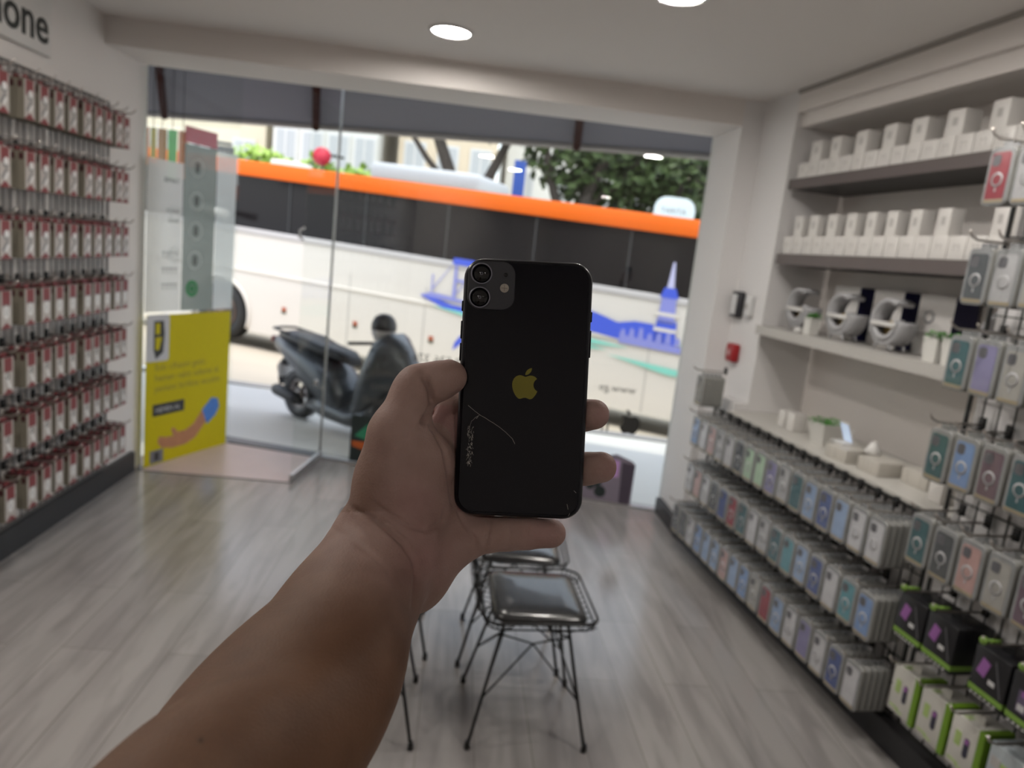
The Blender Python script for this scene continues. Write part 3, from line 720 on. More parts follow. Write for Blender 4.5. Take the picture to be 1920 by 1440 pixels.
# ------------------------------------------------------------------ wire chairs
CW = mat('chair_wire_black', (.018, .018, .018), .32, .6); CPAD = mat('seat_pad_black', (.020, .020, .021), .22, coat=.3, bump=.1, bscale=25)
def wire_chair(label, loc, rot):
    c = thing('wire_chair', label, 'chair', loc, rot, 'wire chairs in the middle of the shop')
    SW, SD, ZS = .36, .42, .455          # local: seat faces +x, back at -x
    x0, x1, y0, y1 = -.165, .175, -.19, .19
    def rimpt(t):                        # rounded rectangle seat rim, front lip slightly lower
        pass
    rim = [(x, y, ZS + (.010 if x > .1 else 0) - (.012 if abs(y) < .1 and x > .15 else 0)) for x, y in rrect(x1 - x0 + .03, y1 - y0 + .03, .055, 5, (x0 + x1) / 2, 0)]
    mb = MB(); mb.tube(rim, .0042, CW, 7, closed=True)
    rim2 = [(x * .97 - .002, y * .97, z - .022) for x, y, z in rim]; mb.tube(rim2, .0032, CW, 6, closed=True)
    for i in range(len(rim)): mb.tube([rim[i], rim2[i]], .0020, CW, 4)
    mb.build('seat_rim', c)
    mb = MB()
    n = 11
    for i in range(n):
        y = y0 + .012 + (y1 - y0 - .024) * i / (n - 1)
        mb.tube([(x1 + .01, y, ZS - .012), (.10, y, ZS - .03), (-.08, y, ZS - .032), (x0 - .012, y, ZS - .01)], .0019, CW, 4)
    for i in range(9):
        x = x0 + .02 + (x1 - x0 - .03) * i / 8
        mb.tube([(x, y0 - .012, ZS - .008), (x, y0 * .6, ZS - .030), (x, 0, ZS - .033), (x, y1 * .6, ZS - .030), (x, y1 + .012, ZS - .008)], .0019, CW, 4)
    mb.build('seat_mesh', c)
    # back shell
    mb = MB()
    bw = .175
    path = [(-.178, -.19, ZS), (-.205, -.20, ZS + .05), (-.225, -.20, ZS + .14), (-.245, -.18, ZS + .26), (-.255, -.13, ZS + .33), (-.258, -.05, ZS + .355)]
    full = path + [(x, -y, z) for x, y, z in reversed(path)]
    mb.tube(full, .0042, CW, 7); mb.build('back_rim', c)
    mb = MB()
    for i in range(9):
        y = -.155 + .31 * i / 8; top = .35 - 2.2 * max(0, abs(y) - .05)**1.3
        mb.tube([(-.175, y, ZS - .01), (-.198, y, ZS + .04), (-.226, y, ZS + .15), (-.250, y, ZS + top)], .0019, CW, 4)
    for i in range(8):
        z = ZS + .035 + i * .04; wv = .195 - (.06 * max(0, (i - 4)) / 3 if i > 4 else 0); x = -.198 - .062 * (z - ZS) / .33 * 1.0
        mb.tube([(x, -wv, z), (x - .012, 0, z), (x, wv, z)], .0019, CW, 4)
    mb.build('back_mesh', c)
    # seat pad
    mb = MB(); lv = []
    for z, ins, cr in ((.000, .012, 0), (.004, .002, 0), (.016, .000, 0), (.026, .006, 0), (.031, .030, 0), (.033, .08, 0)):
        lv.append([mb.v((x, y, ZS - .016 + z)) for x, y in rrect(x1 - x0 - .03 - 2 * ins, y1 - y0 - .03 - 2 * ins, max(.04 - ins * .5, .015), 5, (x0 + x1) / 2, 0)])
    for A, B in zip(lv, lv[1:]):
        for i in range(len(A)):
            j = (i + 1) % len(A); mb._f([A[i], A[j], B[j], B[i]], CPAD, True)
    mb._f(lv[0][::-1], CPAD); mb._f(lv[-1], CPAD, True); mb.build('seat_pad', c)
    # legs and braces
    feet = {(sx, sy): Vector((sx * .195, sy * .185, .006)) for sx in (-1, 1) for sy in (-1, 1)}
    top = {(sx, sy): Vector((sx * .105, sy * .105, ZS - .035)) for sx in (-1, 1) for sy in (-1, 1)}
    for k in feet:
        mb = MB(); mb.tube([top[k], top[k].lerp(feet[k], .5), feet[k] + Vector((0, 0, .004))], .0058, CW, 8); lg = mb.build('leg', c)
        mb = MB(); mb.cyl(feet[k] - Vector((0, 0, .006)), feet[k] + Vector((0, 0, .022)), .0105, .0085, CW, 12); mb.build('foot_cap', lg)
    mb = MB(); cen = Vector((0, 0, ZS - .16))
    for (a, b) in (((-1, -1), (1, -1)), ((1, -1), (1, 1)), ((1, 1), (-1, 1)), ((-1, 1), (-1, -1))):
        pa = top[a].lerp(feet[a], .62); pb_ = top[b].lerp(feet[b], .62); q = (top[a] + top[b]) / 2
        m_ = (pa + pb_) / 2; m_.z = ZS - .13; m_.x *= .55; m_.y *= .55
        mb.tube([pa, m_, top[b].lerp(feet[b], .12)], .0034, CW, 5); mb.tube([pb_, m_, top[a].lerp(feet[a], .12)], .0034, CW, 5)
    mb.build('cross_braces', c)
    mb = MB(); pl_ = [top[k] for k in ((-1, -1), (1, -1), (1, 1), (-1, 1))]; mb.tube(pl_, .005, CW, 6, closed=True); mb.build('under_frame', c)
    return c
ch = wire_chair('black wire chair nearest the camera, seat pad fully in view below the hand', (.355, 2.315, 0), math.radians(2))
copy_tree(ch, (.335, 2.77, 0), math.radians(-3), 'black wire chair directly behind the nearest one, its seat showing under the little finger')
copy_tree(ch, (-.215, 2.285, 0), math.radians(181), 'black wire chair mostly behind the forearm, its near right legs showing')
copy_tree(ch, (-.205, 2.80, 0), math.radians(184), 'far wire chair behind the wrist, one dark foot showing left of the other chairs')
# ------------------------------------------------------------------ outside: pavement, road, kerb, awning
PAVE = mat('pavement_slabs', (.68, .665, .62), .7, var=.12, vscale=1.2, bump=.1, bscale=12)
ROAD = mat('road_surface', (.46, .41, .33), .8, var=.12, vscale=.8, bump=.15, bscale=40)
KERB = mat('kerb_stone', (.30, .29, .28), .7, var=.1, vscale=5)
def zroad(x, y): return -.30 - .078 * x - .089 * (y - 7.6)
def ky(x): return 7.62 - .2 * x
mb = MB(); mb.prism([(-14, 4.72), (LX - .1, 4.72), (LX - .1, 5.45), (GC.x - .1, 5.50), (GB.x, 5.28), (GA.x + .1, 4.68), (9, 2.9), (9, ky(9)), (-14, ky(-14))], -.40, -.15, PAVE); o = struct(mb.build('pavement'))
mb = MB(); mb.prism([(-14, ky(-14)), (9, ky(9)), (9, ky(9) + .16), (-14, ky(-14) + .16)], -.6, -.135, KERB); struct(mb.build('kerb'))
mb = MB(); mb.quad([(x, y, zroad(x, y)) for x, y in ((-6, ky(-6) + .1), (9, ky(9) + .1), (9, 17), (-6, 20))], ROAD); mb.quad([(-6, ky(-6) + .1, zroad(-6, ky(-6))), (-6, 20, zroad(-6, 20)), (-40, 24, -.4), (-40, ky(-6), .1)], ROAD); mb.quad([(-6, 20, zroad(-6, 20)), (9, 17, zroad(9, 17)), (40, 17, -1.9), (40, 60, -1.6), (-40, 60, -.8), (-40, 24, -.4)], ROAD); struct(mb.build('road'))
mb = MB(); mb.prism([(LX - .12, 5.36), (GC.x - .02, 5.40), (GB.x, 5.20), (GA.x + .05, 4.64), (GA.x + .1, 4.70), (GB.x + .02, 5.30), (GC.x - .1, 5.52), (LX - .12, 5.5)], -.14, -.004, mat('step_stone', (.40, .39, .37), .6)); struct(mb.build('door_step'))
# outer face of the building above and beside the shop window
OUT = mat('facade_dark_panel', (.05, .05, .055), .6)
mb = MB(); mb.prism([(-9, 4.75), (LX - .1, 4.75), (LX - .1, 4.60), (-9, 4.60)], -.15, 3.9, OUT); mb.prism([(1.75, 4.50), (9, 2.6), (9, 2.75), (1.75, 4.66)], -.4, 3.9, OUT)
mb.prism([(-2.05, 4.62), (1.75, 4.62), (1.75, 4.75), (GB.x, 5.40), (-2.05, 5.50)], 2.95, 3.9, OUT); struct(mb.build('facade'))
AWN = mat('awning_cloth', (.125, .125, .155), .85, var=.12, vscale=.7); AWD = mat('awning_strut_brown', (.030, .010, .009), .95, spec=.02); RAIL = mat('awning_rail_pale', (.42, .38, .36), .5)
aw = thing('awning', 'dark grey cloth awning on brown struts over the pavement outside the window', 'awning')
def ay_out(x): return 7.13 - .32 * x
def ay_in(x): return 4.98 - .236 * x
mb = MB()
xs = [-8, -5.5, -3, -1.5, 0, 1.5, 3, 5]
A_ = []
for x in xs:
    A_.append([mb.v((x, ay_in(x), 3.20)), mb.v((x + .1, (ay_in(x) + ay_out(x)) / 2, 2.93)), mb.v((x + .2, ay_out(x), 2.64)), mb.v((x + .2, ay_out(x), 2.70)), mb.v((x, ay_in(x), 3.26))])
for A, B in zip(A_, A_[1:]):
    for k in range(5): mb._f([A[k], A[(k + 1) % 5], B[(k + 1) % 5], B[k]], AWN)
mb._f(A_[0], AWN); mb._f(A_[-1][::-1], AWN); mb.build('awning_cloth', aw)
mb = MB(); mb.tube([(x + .2, ay_out(x), 2.625) for x in xs], .030, RAIL, 8); mb.build('front_rail', aw)
for x, r in ((-4.05, .028), (-3.2, .032), (-1.55, .032), (.93, .032), (2.35, .02)):
    mb = MB(); mb.tube([(x * .72, ay_in(x * .72) + .05, 3.10), (x, ay_out(x) - .03, 2.60)], r * 1.1, AWD if x < 2 else RAIL, 8); mb.build('strut', aw)
BARKC = mat('cord_dark', (.03, .03, .03), .8)
# coloured strips hung outside, standing in for a reflection on the left glass
for i, (x0, x1, c, z1) in enumerate(((-2.63, -2.555, (.95, .30, .01), 1.98), (-2.545, -2.50, (.92, .72, .10), 2.03), (-2.49, -2.42, (.80, .42, .14), 1.96), (-2.41, -2.34, (.05, .80, .05), 1.88), (-2.33, -2.26, (.95, .36, .12), 1.90))):
    nm = ['orange', 'straw yellow', 'tan', 'bright green', 'peach'][i]
    mb = MB(); m_ = mat('reflection_strip_' + nm.replace(' ', '_'), c, .8, var=.25, vscale=9)
    n = 6; a = []; 
    for k in range(n + 1):
        x = x0 + (x1 - x0) * k / n; y = 6.2 + .012 * math.sin(k * 2.1); a.append((x, y))
    P_ = [(x, y) for x, y in a] + [(x, y + .006) for x, y in reversed(a)]
    mb.prism(P_, z1, 2.27, m_)
    mb2 = MB(); mb2.tube([((x0 + x1) / 2, 6.2, 2.26), ((x0 + x1) / 2, 6.2, 2.99)], .003, BARKC, 5); bn = mb.build('banner'); mb2.build('cord', bn)
    tag(bn, nm + ' strip standing in for a reflection, outside left of the glass stickers', 'banner', 'coloured strips standing in for a reflection')

# ------------------------------------------------------------------ stickers on the side glass
SU = (GC - S0).normalized(); SM = frame(S0 + Vector((SU.y, -SU.x, 0)) * .010, SU, (0, 0, 1))
FR_W = film('film_white', (.80, .78, .76), .62); FR_G = film('film_grey_green', (.32, .37, .34), .80); FR_P = film('film_pink', (.62, .18, .22), .85); FR_B = film('film_pale_band', (.76, .80, .80), .55)
TXT = mat('sticker_text_grey', (.06, .07, .06), .5); WAG = mat('sticker_green', (.01, .20, .045), .5); TXL = mat('sticker_ring_pale', (.42, .46, .44), .5)
def sheet(name, label, cat, u0, u1, z0, z1, m, Mx=SM, off=0.0, group=None):
    mb = MB(); mb.M = Mx; mb.box(((u0 + u1) / 2, (z0 + z1) / 2, off), (u1 - u0, z1 - z0, .0006), m); return tag(mb.build(name), label, cat, group)
s1 = sheet('window_sticker', 'white frosted sticker with rows of reversed lettering on the left glass', 'sticker', .012, .300, 1.0, 1.93, FR_W)
for k, (z, sz, tx) in enumerate(((1.80, .045, 'TAMIR'), (1.62, .035, 'BAKIM'), (1.56, .03, 'SERVIS'), (1.34, .055, 'TTTT'), (1.24, .055, 'TTTT'), (1.14, .055, 'TTTT'))):
    text_obj('lettering', tx, sz, TXT, SM @ Matrix.Translation((.27, z, .001)), s1, mirror=True)
s2 = sheet('window_sticker', 'grey green frosted sticker strip with round icons on the left glass', 'sticker', .305, .592, 1.0, 2.06, FR_G)
def ringm(mb, cu, cz, r0, r1, m, z0=.0008, z1=.0014, n=24):
    for i in range(n):
        a, b = 2 * math.pi * i / n, 2 * math.pi * (i + 1) / n
        mb._f([mb.v((cu + r0 * math.cos(a), cz + r0 * math.sin(a), z1)), mb.v((cu + r1 * math.cos(a), cz + r1 * math.sin(a), z1)), mb.v((cu + r1 * math.cos(b), cz + r1 * math.sin(b), z1)), mb.v((cu + r0 * math.cos(b), cz + r0 * math.sin(b), z1))], m)
for cz in (1.92, 1.71, 1.52, 1.33):
    mb = MB(); mb.M = SM; ringm(mb, .42, cz, .052, .060, TXL); mb.box((.42, cz, .0012), (.03, .06, .0008), TXT); mb.build('round_icon', s2)
mb = MB(); mb.M = SM; ringm(mb, .40, 1.145, .001, .055, WAG); ringm(mb, .40, 1.145, .022, .030, FR_G, z1=.0020); mb.build('green_icon', s2)
sheet('window_sticker', 'pink header sticker above the grey green strip on the left glass', 'sticker', .305, .592, 2.065, 2.165, FR_P)
sheet('window_sticker', 'pale frosted band at the outer edge of the left glass', 'sticker', .598, .790, 1.0, 2.06, FR_B)
for k, cz in enumerate((1.62, 1.36)):
    mb = MB(); mb.M = SM; ringm(mb, .24, cz, .040, .046, TXL); mb.build('round_icon', s1)
# yellow poster
YEL = mat('poster_yellow', (.52, .44, .004), .6, spec=.2, var=.05, vscale=4); PBL = mat('poster_black', (.02, .02, .02), .5); PSK = mat('poster_skin', (.42, .19, .09), .5, var=.2, vscale=30); PBU = mat('poster_blue', (.06, .19, .55), .5, var=.3, vscale=30); PGY = mat('poster_grey', (.50, .50, .52), .5); PTX = mat('poster_text_olive', (.20, .17, .02), .5)
po = thing('poster', 'large yellow poster with an open hand picture on the left glass', 'poster')
mb = MB(); mb.M = SM; mb.box((.405, .492, .002), (.755, .98, .002), YEL); mb.build('poster_sheet', po)
mb = MB(); mb.M = SM; mb.prism(rrect(.185, .30, .02, 4, .120, .835), .003, .0042, PGY); card = mb.build('white_card', po)
mb = MB(); mb.M = SM; mb.prism([(.085, .945), (.165, .945), (.175, .86), (.165, .74), (.105, .70), (.085, .76)], .0042, .005, PBL); mb.prism([(.10, .93), (.135, .93), (.135, .86), (.10, .86)], .005, .0056, YEL); mb.prism([(.10, .84), (.15, .84), (.13, .76), (.10, .76)], .005, .0056, YEL); mb.build('card_emblem', card)
for k, (tx, z) in enumerate((('Eski cihazini getir,', .625), ('hemen nakit odeme al,', .555), ('yenisini birlikte secelim', .485))):
    text_obj('poster_lettering', tx, .064, PTX, SM @ Matrix.Translation((.10, z, .0035)), po)
mb = MB(); mb.M = SM; mb.box((.225, .365, .0036), (.27, .078, .0012), PBL); pl_ = mb.build('black_plate', po)
text_obj('plate_lettering', 'HEMEN AL', .045, PGY, SM @ Matrix.Translation((.112, .348, .0045)), pl_)
mb = MB(); mb.M = SM
mb.prism([(.135, .150), (.150, .185), (.20, .170), (.27, .165), (.25, .215), (.27, .225), (.31, .185), (.38, .185), (.45, .215), (.53, .30), (.60, .27), (.56, .20), (.47, .115), (.38, .085), (.26, .085), (.17, .105)], .003, .0042, PSK); mb.build('printed_hand', po)
mb = MB(); mb.M = SM; mb.prism([(.53, .30), (.62, .375), (.68, .36), (.70, .30), (.66, .24), (.58, .19)], .0032, .0044, PBU); mb.build('printed_sleeve', po)
mb = MB(); mb.M = SM; mb.box((.13, .055, .0036), (.11, .085, .0012), mat('poster_grey_dark', (.16, .16, .18), .5)); mb.box((.13, .055, .0044), (.04, .055, .0008), PBL); mb.build('corner_emblem', po)
# decals on the main glass; lettering is reversed seen from inside
GM = frame(GA + Vector((GU.y, -GU.x, 0)) * -.012, -GU, (0, 0, 1))      # x runs left to right seen from inside
GM.translation = GB + Vector((-GU.y, GU.x, 0)) * -.012 * -1
if (GM.to_3x3() @ Vector((0, 0, 1))).y > 0: pass
GLEN = (GB - GA).length
def gpt(u_from_right, z): return GA + GU * u_from_right + Vector((0, 0, z)) + Vector((GU.y, -GU.x, 0)) * (-.012 if GU.y * 1 > 0 else .012)
_in = Vector((-GU.y, GU.x, 0)); _in = _in if _in.y < 0 else -_in
def GMat(ur, z): return frame(GA + GU * ur + Vector((0, 0, z)) + _in * .008, -GU, (0, 0, 1))
DEC = mat('decal_black', (.03, .03, .028), .5); DECG = mat('decal_grey', (.09, .09, .085), .5)
def decal_text(tx, ur_right, z, size, label):
    t = text_obj('glass_lettering', tx, size, DECG, GMat(ur_right, z), None, mirror=True)
    tag(t, label, 'lettering')
decal_text('www.ge', .262, .775, .075, 'reversed web address lettering on the main shop glass right of the phone')
decal_text('0 536 376 50', 1.46, .80, .085, 'reversed phone number lettering on the main shop glass left of the phone')
decal_text('simits', 1.90, .665, .085, 'upper reversed word on the glass left of the thumb, over the scooter')
decal_text('simit', 1.93, .56, .085, 'middle reversed word on the glass left of the thumb, over the scooter')
decal_text('simli', 1.99, .455, .085, 'lowest reversed word on the glass left of the thumb, over the scooter')
decal_text('iPh', .40, .50, .15, 'tall reversed lettering on the glass beside the black fruit decal')
mb = MB(); mb.M = GMat(.272, .585); apple_mark(mb, .165, DEC, 0, .002, flip=True); tag(mb.build('fruit_decal'), 'black bitten fruit logo on the main shop glass right of the held phone', 'decal')
# posters standing at the foot of the glass, phones printed on them
PV = mat('poster_violet_grey', (.22, .19, .24), .4); PVP = mat('poster_violet_pink', (.52, .30, .60), .4); PVD = mat('poster_lens_dark', (.02, .03, .03), .4)
g = thing('poster', 'poster of a purple phone standing at the foot of the main glass', 'poster')
mb = MB(); mb.M = GMat(.36, .165); mb.prism([(-.22, -.16), (.165, -.16), (.165, .135), (.14, .155), (.03, .19), (-.22, .10)], 0, .003, PV); mb.build('poster_sheet', g)
mb = MB(); mb.M = GMat(.36, .165); mb.prism([(-.02, .155), (.06, .145), (.06, .03), (-.02, .03)], .003, .0045, PVP); mb.prism([(.075, .14), (.165, .13), (.150, -.15), (.085, -.15)], .003, .0040, mat('poster_violet_dark', (.07, .055, .08), .4)); mb.build('printed_phone', g)
mb = MB(); mb.M = GMat(.36, .165); ringm(mb, -.08, -.02, .0005, .035, PVD, z1=.005); ringm(mb, -.05, -.085, .0005, .040, PVD, z1=.005); ringm(mb, -.12, -.05, .0005, .03, PVD, z1=.005); mb.build('printed_lenses', g)
g = thing('poster', 'dark poster with a green and orange figure at the glass foot, left of the hand', 'poster')
mb = MB(); mb.M = GMat(1.98, .19); mb.box((-.10, .0, 0), (.26, .34, .003), PVD); mb.build('poster_sheet', g)
mb = MB(); mb.M = GMat(1.98, .19); mb.prism([(-.20, .02), (-.10, .12), (-.02, .10), (-.02, .03), (-.12, .0)], .002, .004, mat('poster_green', (.03, .22, .12), .5)); mb.prism([(-.22, -.02), (-.02, -.02), (-.03, -.10), (-.21, -.06)], .002, .004, mat('poster_orange', (.45, .10, .02), .5)); mb.build('printed_figure', g)

# ------------------------------------------------------------------ the coach
BW = mat('bus_white', (.69, .65, .59), .30, coat=.4, var=.02, vscale=1); BO = mat('bus_orange', (.80, .14, .008), .5, spec=.2); BG = mat('bus_window_dark', (.012, .011, .012), .10, spec=.22)
BGY = mat('bus_roof_grey', (.42, .43, .44), .5); BLK = mat('bus_black', (.012, .012, .012), .6); BLU = mat('bus_print_blue', (.05, .10, .62), .4, coat=.3); BLV = mat('bus_print_periwinkle', (.24, .26, .62), .4); TEA = mat('bus_print_teal', (.22, .62, .52), .4)
yaw = math.radians(22); BU = Vector((math.cos(yaw), -math.sin(yaw), -.042)); BN = Vector((math.sin(yaw), math.cos(yaw), 0))
BM = Matrix(((BU.x, BN.x, 0, 0), (BU.y, BN.y, 0, 11.3), (BU.z, 0, 1, 0), (0, 0, 0, 1)))
bus = thing('coach', 'long white coach with dark windows and an orange roof stripe parked outside', 'bus')
def bpart(name, fn, parent=bus):
    mb = MB(); mb.M = BM; fn(mb); return mb.build(name, parent)
def bpoly(mb, poly, m, y=-.002, t=.004):     # polygon on the coach side, (u,z) coordinates
    a = [mb.v((x, y, z)) for x, z in poly]; mb._f(a, m)
    b = [mb.v((x, y + t, z)) for x, z in poly]; mb._f(b[::-1], m)
    for i in range(len(poly)):
        j = (i + 1) % len(poly); mb._f([a[i], a[j], b[j], b[i]], m)
U0, U1 = -7.0, 6.6
def body(mb):
    # lower skirt with a wheel arch, extruded profile
    arch = [(-4.42 + .60 * math.cos(math.radians(a)), -.10 + .60 * math.sin(math.radians(a))) for a in range(180, -1, -12)]
    low = [(U0, -.355)] + [(-5.02, -.355)] + arch + [(-3.82, -.355), (U1, -.355), (U1, 1.37), (U0, 1.37)]
    bpoly(mb, low, BW, 0, .05)
    mb.box(((U0 + U1) / 2, 1.3, .55), (U1 - U0, 2.4, 1.60), BW)
bpart('lower_body', body)
bpart('belt_ridge', lambda mb: mb.box(((U0 + U1) / 2, -.010, .67), (U1 - U0, .03, .045), BW, bev=.008))
bpart('belt_rail', lambda mb: mb.box(((U0 + U1) / 2, -.006, 1.335), (U1 - U0, .03, .10), mat('bus_belt_grey', (.50, .48, .47), .35), bev=.01))
def win(mb):
    mb.box(((U0 + U1) / 2, 1.27, 1.80), (U1 - U0 - .1, 2.40, .86), BG)
bpart('window_band', win)
for k in range(9):
    x = -6.0 + k * 1.42
    bpart('window_seam', lambda mb: mb.box((x, .065, 1.80), (.025, .02, .86), mat('bus_seam', (.035, .035, .035), .5)))
def roof(mb):
    P_ = [(-.0, 2.23), (.0, 2.44), (.04, 2.465), (.5, 2.485), (2.2, 2.485), (2.5, 2.44), (2.55, 2.23)]
    for i in range(len(P_)):
        y0, z0 = P_[i]; y1, z1 = P_[(i + 1) % len(P_)]
        mb.quad([(U0, y0, z0), (U1, y0, z0), (U1, y1, z1), (U0, y1, z1)], BW)
bpart('roof', roof)
bpart('orange_stripe', lambda mb: mb.box(((U0 + U1) / 2, -.008, 2.350), (U1 - U0, .03, .245), BO, bev=.02))
bpart('roof_unit', lambda mb: (mb.box((-.85, .9, 2.60), (1.9, 1.5, .26), BGY, bev=.08)))
bpart('roof_hatch', lambda mb: (mb.box((-3.4, .4, 2.52), (.5, .5, .09), BW, bev=.03)))
wh = bpart('wheel', lambda mb: (mb.lathe([(0, .06), (.30, .06), (.34, .02), (.48, .02), (.50, .06), (.50, .28), (0, .28)], BLK, 36, 'Y', (-4.42, 0, -.10))))
bpart('wheel_rim', lambda mb: mb.lathe([(0, .02), (.10, .0), (.12, .05), (.24, .07), (.29, .03), (.30, .06)], mat('rim_dark_bronze', (.16, .11, .09), .35, .8), 30, 'Y', (-4.42, 0, -.10)), wh)
bpart('arch_trim', lambda mb: mb.tube([(-4.42 + .61 * math.cos(math.radians(a)), -.012, -.10 + .61 * math.sin(math.radians(a))) for a in range(200, -26, -10)], .028, BW, 8))
bpart('underbody', lambda mb: mb.box((0, 1.4, -.27), (U1 - U0 - .4, 2.0, .16), BLK))
for k in range(4):
    x = -3.12 + k * 1.36
    lamp = bpart('marker_lamp', lambda mb: mb.box((x, -.006, .14), (.075, .012, .06), mat('marker_orange', (.42, .07, .012), .3)))
    bpart('lamp_base', lambda mb: mb.box((x, -.006, .085), (.085, .012, .04), mat('marker_base_dark', (.06, .07, .05), .4)), lamp)
for k, x in enumerate((-1.9, -.55, 1.9, 3.0)):
    bpart('body_seam', lambda mb: mb.box((x, -.002, .30), (.012, .006, 1.25), mat('bus_seam_grey', (.42, .41, .39), .5)))
def art(mb):
    # hills and water
    bpoly(mb, [(1.2, 1.02), (1.9, 1.03), (2.2, .98), (2.5, .90), (2.75, .96), (3.0, .96), (3.2, .80), (3.2, .70), (2.6, .66), (2.2, .70), (1.2, .72)], BLU, -.030)
    bpoly(mb, [(-.62, .80), (-.35, .78), (-.1, .72), (.6, .70), (.6, .62), (-.2, .64), (-.62, .78)], BLU, -.030)
    bpoly(mb, [(-.65, .79), (-.45, .86), (-.15, .84), (.2, .80), (.2, .77), (-.3, .78)], BLV, -.031)
    for k, (a, b, z) in enumerate(((-.45, 1.6, .60), (1.1, 2.7, .60), (1.2, 2.4, .52), (2.4, 4.2, .36), (.1, 1.5, .50))):
        bpoly(mb, [(a, z + .06), ((a + b) / 2, z + .02), (b, z - .04), ((a + b) / 2, z - .08)], TEA, -.031)
bpart('printed_shoreline', art)
def towers(mb):
    # suspension bridge tower
    for x in (-.10, .14): bpoly(mb, [(x, .78), (x + .055, .78), (x + .05, 1.38), (x + .01, 1.38)], BLV, -.030)
    bpoly(mb, [(-.14, 1.34), (.24, 1.34), (.22, 1.44), (-.12, 1.44)], BLU, -.032); bpoly(mb, [(-.08, 1.08), (.18, 1.08), (.18, 1.12), (-.08, 1.12)], BLV, -.032)
    bpoly(mb, [(-.46, .82), (-.44, .82), (-.44, 1.14), (-.46, 1.14)], BLV, -.030)
    for x in (-.46, -.05): bpoly(mb, [(x, .9), (x + .3, 1.3), (x + .31, 1.3), (x + .02, .9)], BLV, -.029)
bpart('printed_bridge', towers)
def spire(mb):
    bpoly(mb, [(3.06, 1.00), (3.30, 1.00), (3.28, 1.36), (3.08, 1.36)], BLV, -.030)
    bpoly(mb, [(3.03, .62), (3.35, .62), (3.33, 1.04), (3.05, 1.04)], BLU, -.030)
    bpoly(mb, [(3.05, 1.36), (3.31, 1.36), (3.26, 1.50), (3.10, 1.50)], BLU, -.034)
    bpoly(mb, [(3.13, 1.50), (3.23, 1.50), (3.20, 1.86), (3.17, 1.86)], mat('bus_print_lilac', (.50, .50, .70), .4), -.036)
    for z in (1.10, .88): bpoly(mb, [(3.02, z), (3.34, z), (3.34, z + .05), (3.02, z + .05)], BW, -.033)
    bpoly(mb, [(2.55, .62), (4.0, .60), (4.0, .68), (2.55, .74)], BLV, -.032)
    for k in range(7): bpoly(mb, [(2.55 + k * .13, .72), (2.64 + k * .13, .72), (2.62 + k * .13, .82 + .03 * (k % 3)), (2.57 + k * .13, .82 + .03 * (k % 3))], BLV, -.034)
    bpoly(mb, [(3.42, .72), (3.75, .74), (3.8, 1.12), (3.62, .98)], TEA, -.031)
bpart('printed_tower', spire)
bpart('printed_crescent', lambda mb: bpoly(mb, [(-.02, .02), (.0, .14), (.08, .26), (.22, .34), (.4, .38), (.4, .28), (.22, .22), (.10, .13)], BLU, -.004))
bpart('side_mirror', lambda mb: mb.tube([(-5.0, -.02, 1.62), (-4.6, -.25, 1.60), (-4.1, -.30, 1.56)], [.03, .05, .07], BW, 8))
bpart('blue_badge', lambda mb: mb.lathe([(0, -.006), (.05, -.006), (.05, .0), (0, .0)], mat('badge_blue', (.25, .50, .85), .4), 16, 'Y', (-1.03, 0, .03)))

# ------------------------------------------------------------------ scooter with a helmet on its seat
SG = mat('scooter_grey', (.050, .056, .064), .35, .35, coat=.3); SD = mat('scooter_dark', (.012, .012, .014), .45); SRIM = mat('scooter_rim', (.25, .22, .21), .35, .8)
heading = Vector((.75, -.66, 0)); hr = math.atan2(heading.y, heading.x)
sc = thing('scooter', 'grey maxi scooter parked on the pavement, rear wheel to the left', 'scooter', (-1.39, 6.88, -.15), hr)
# local: x forward from the rear axle, y left, z up
def wheelS(x, r):
    mb = MB(); mb.lathe([(r * .58, -.045), (r * .80, -.060), (r * .97, -.045), (r, 0), (r * .97, .045), (r * .80, .060), (r * .58, .045)], SD, 32, 'Y', (x, 0, r)); w_ = mb.build('wheel', sc)
    mb = MB(); mb.lathe([(r * .50, -.035), (r * .60, -.045), (r * .60, .045), (r * .50, .035)], SRIM, 32, 'Y', (x, 0, r)); mb.lathe([(0, -.05), (.05, -.05), (.05, .05), (0, .05)], SRIM, 16, 'Y', (x, 0, r))
    for k in range(5):
        a = k * 2 * math.pi / 5; mb.tube([(x, 0, r), (x + r * .55 * math.cos(a), 0, r + r * .55 * math.sin(a))], [.025, .015], SRIM, 6)
    mb.build('rim', w_)
wheelS(0, .235); wheelS(1.38, .24)
def loft(name, secs, m, parent=sc, n=14):
    """secs: (x, z centre, half height, half width)"""
    mb = MB(); lv = []
    for x, zc, hh, hw in secs: lv.append([mb.v((x, hw * math.copysign(abs(math.cos(2 * math.pi * i / n)) ** .7, math.cos(2 * math.pi * i / n)), zc + hh * math.copysign(abs(math.sin(2 * math.pi * i / n)) ** .8, math.sin(2 * math.pi * i / n)))) for i in range(n)])
    for A, B in zip(lv, lv[1:]):
        for i in range(n): mb._f([A[i], A[(i + 1) % n], B[(i + 1) % n], B[i]], m, True)
    mb._f(lv[0][::-1], m); mb._f(lv[-1], m)
    return mb.build(name, parent)
loft('rear_body', [(-.42, .70, .03, .04), (-.30, .68, .07, .12), (-.05, .62, .12, .17), (.20, .54, .18, .20), (.45, .44, .22, .21), (.62, .36, .20, .20), (.75, .28, .14, .18)], SG)
loft('side_skirt', [(.30, .22, .05, .18), (.50, .22, .11, .20), (.85, .20, .09, .22), (1.05, .24, .10, .20), (1.15, .32, .10, .16)], SG)
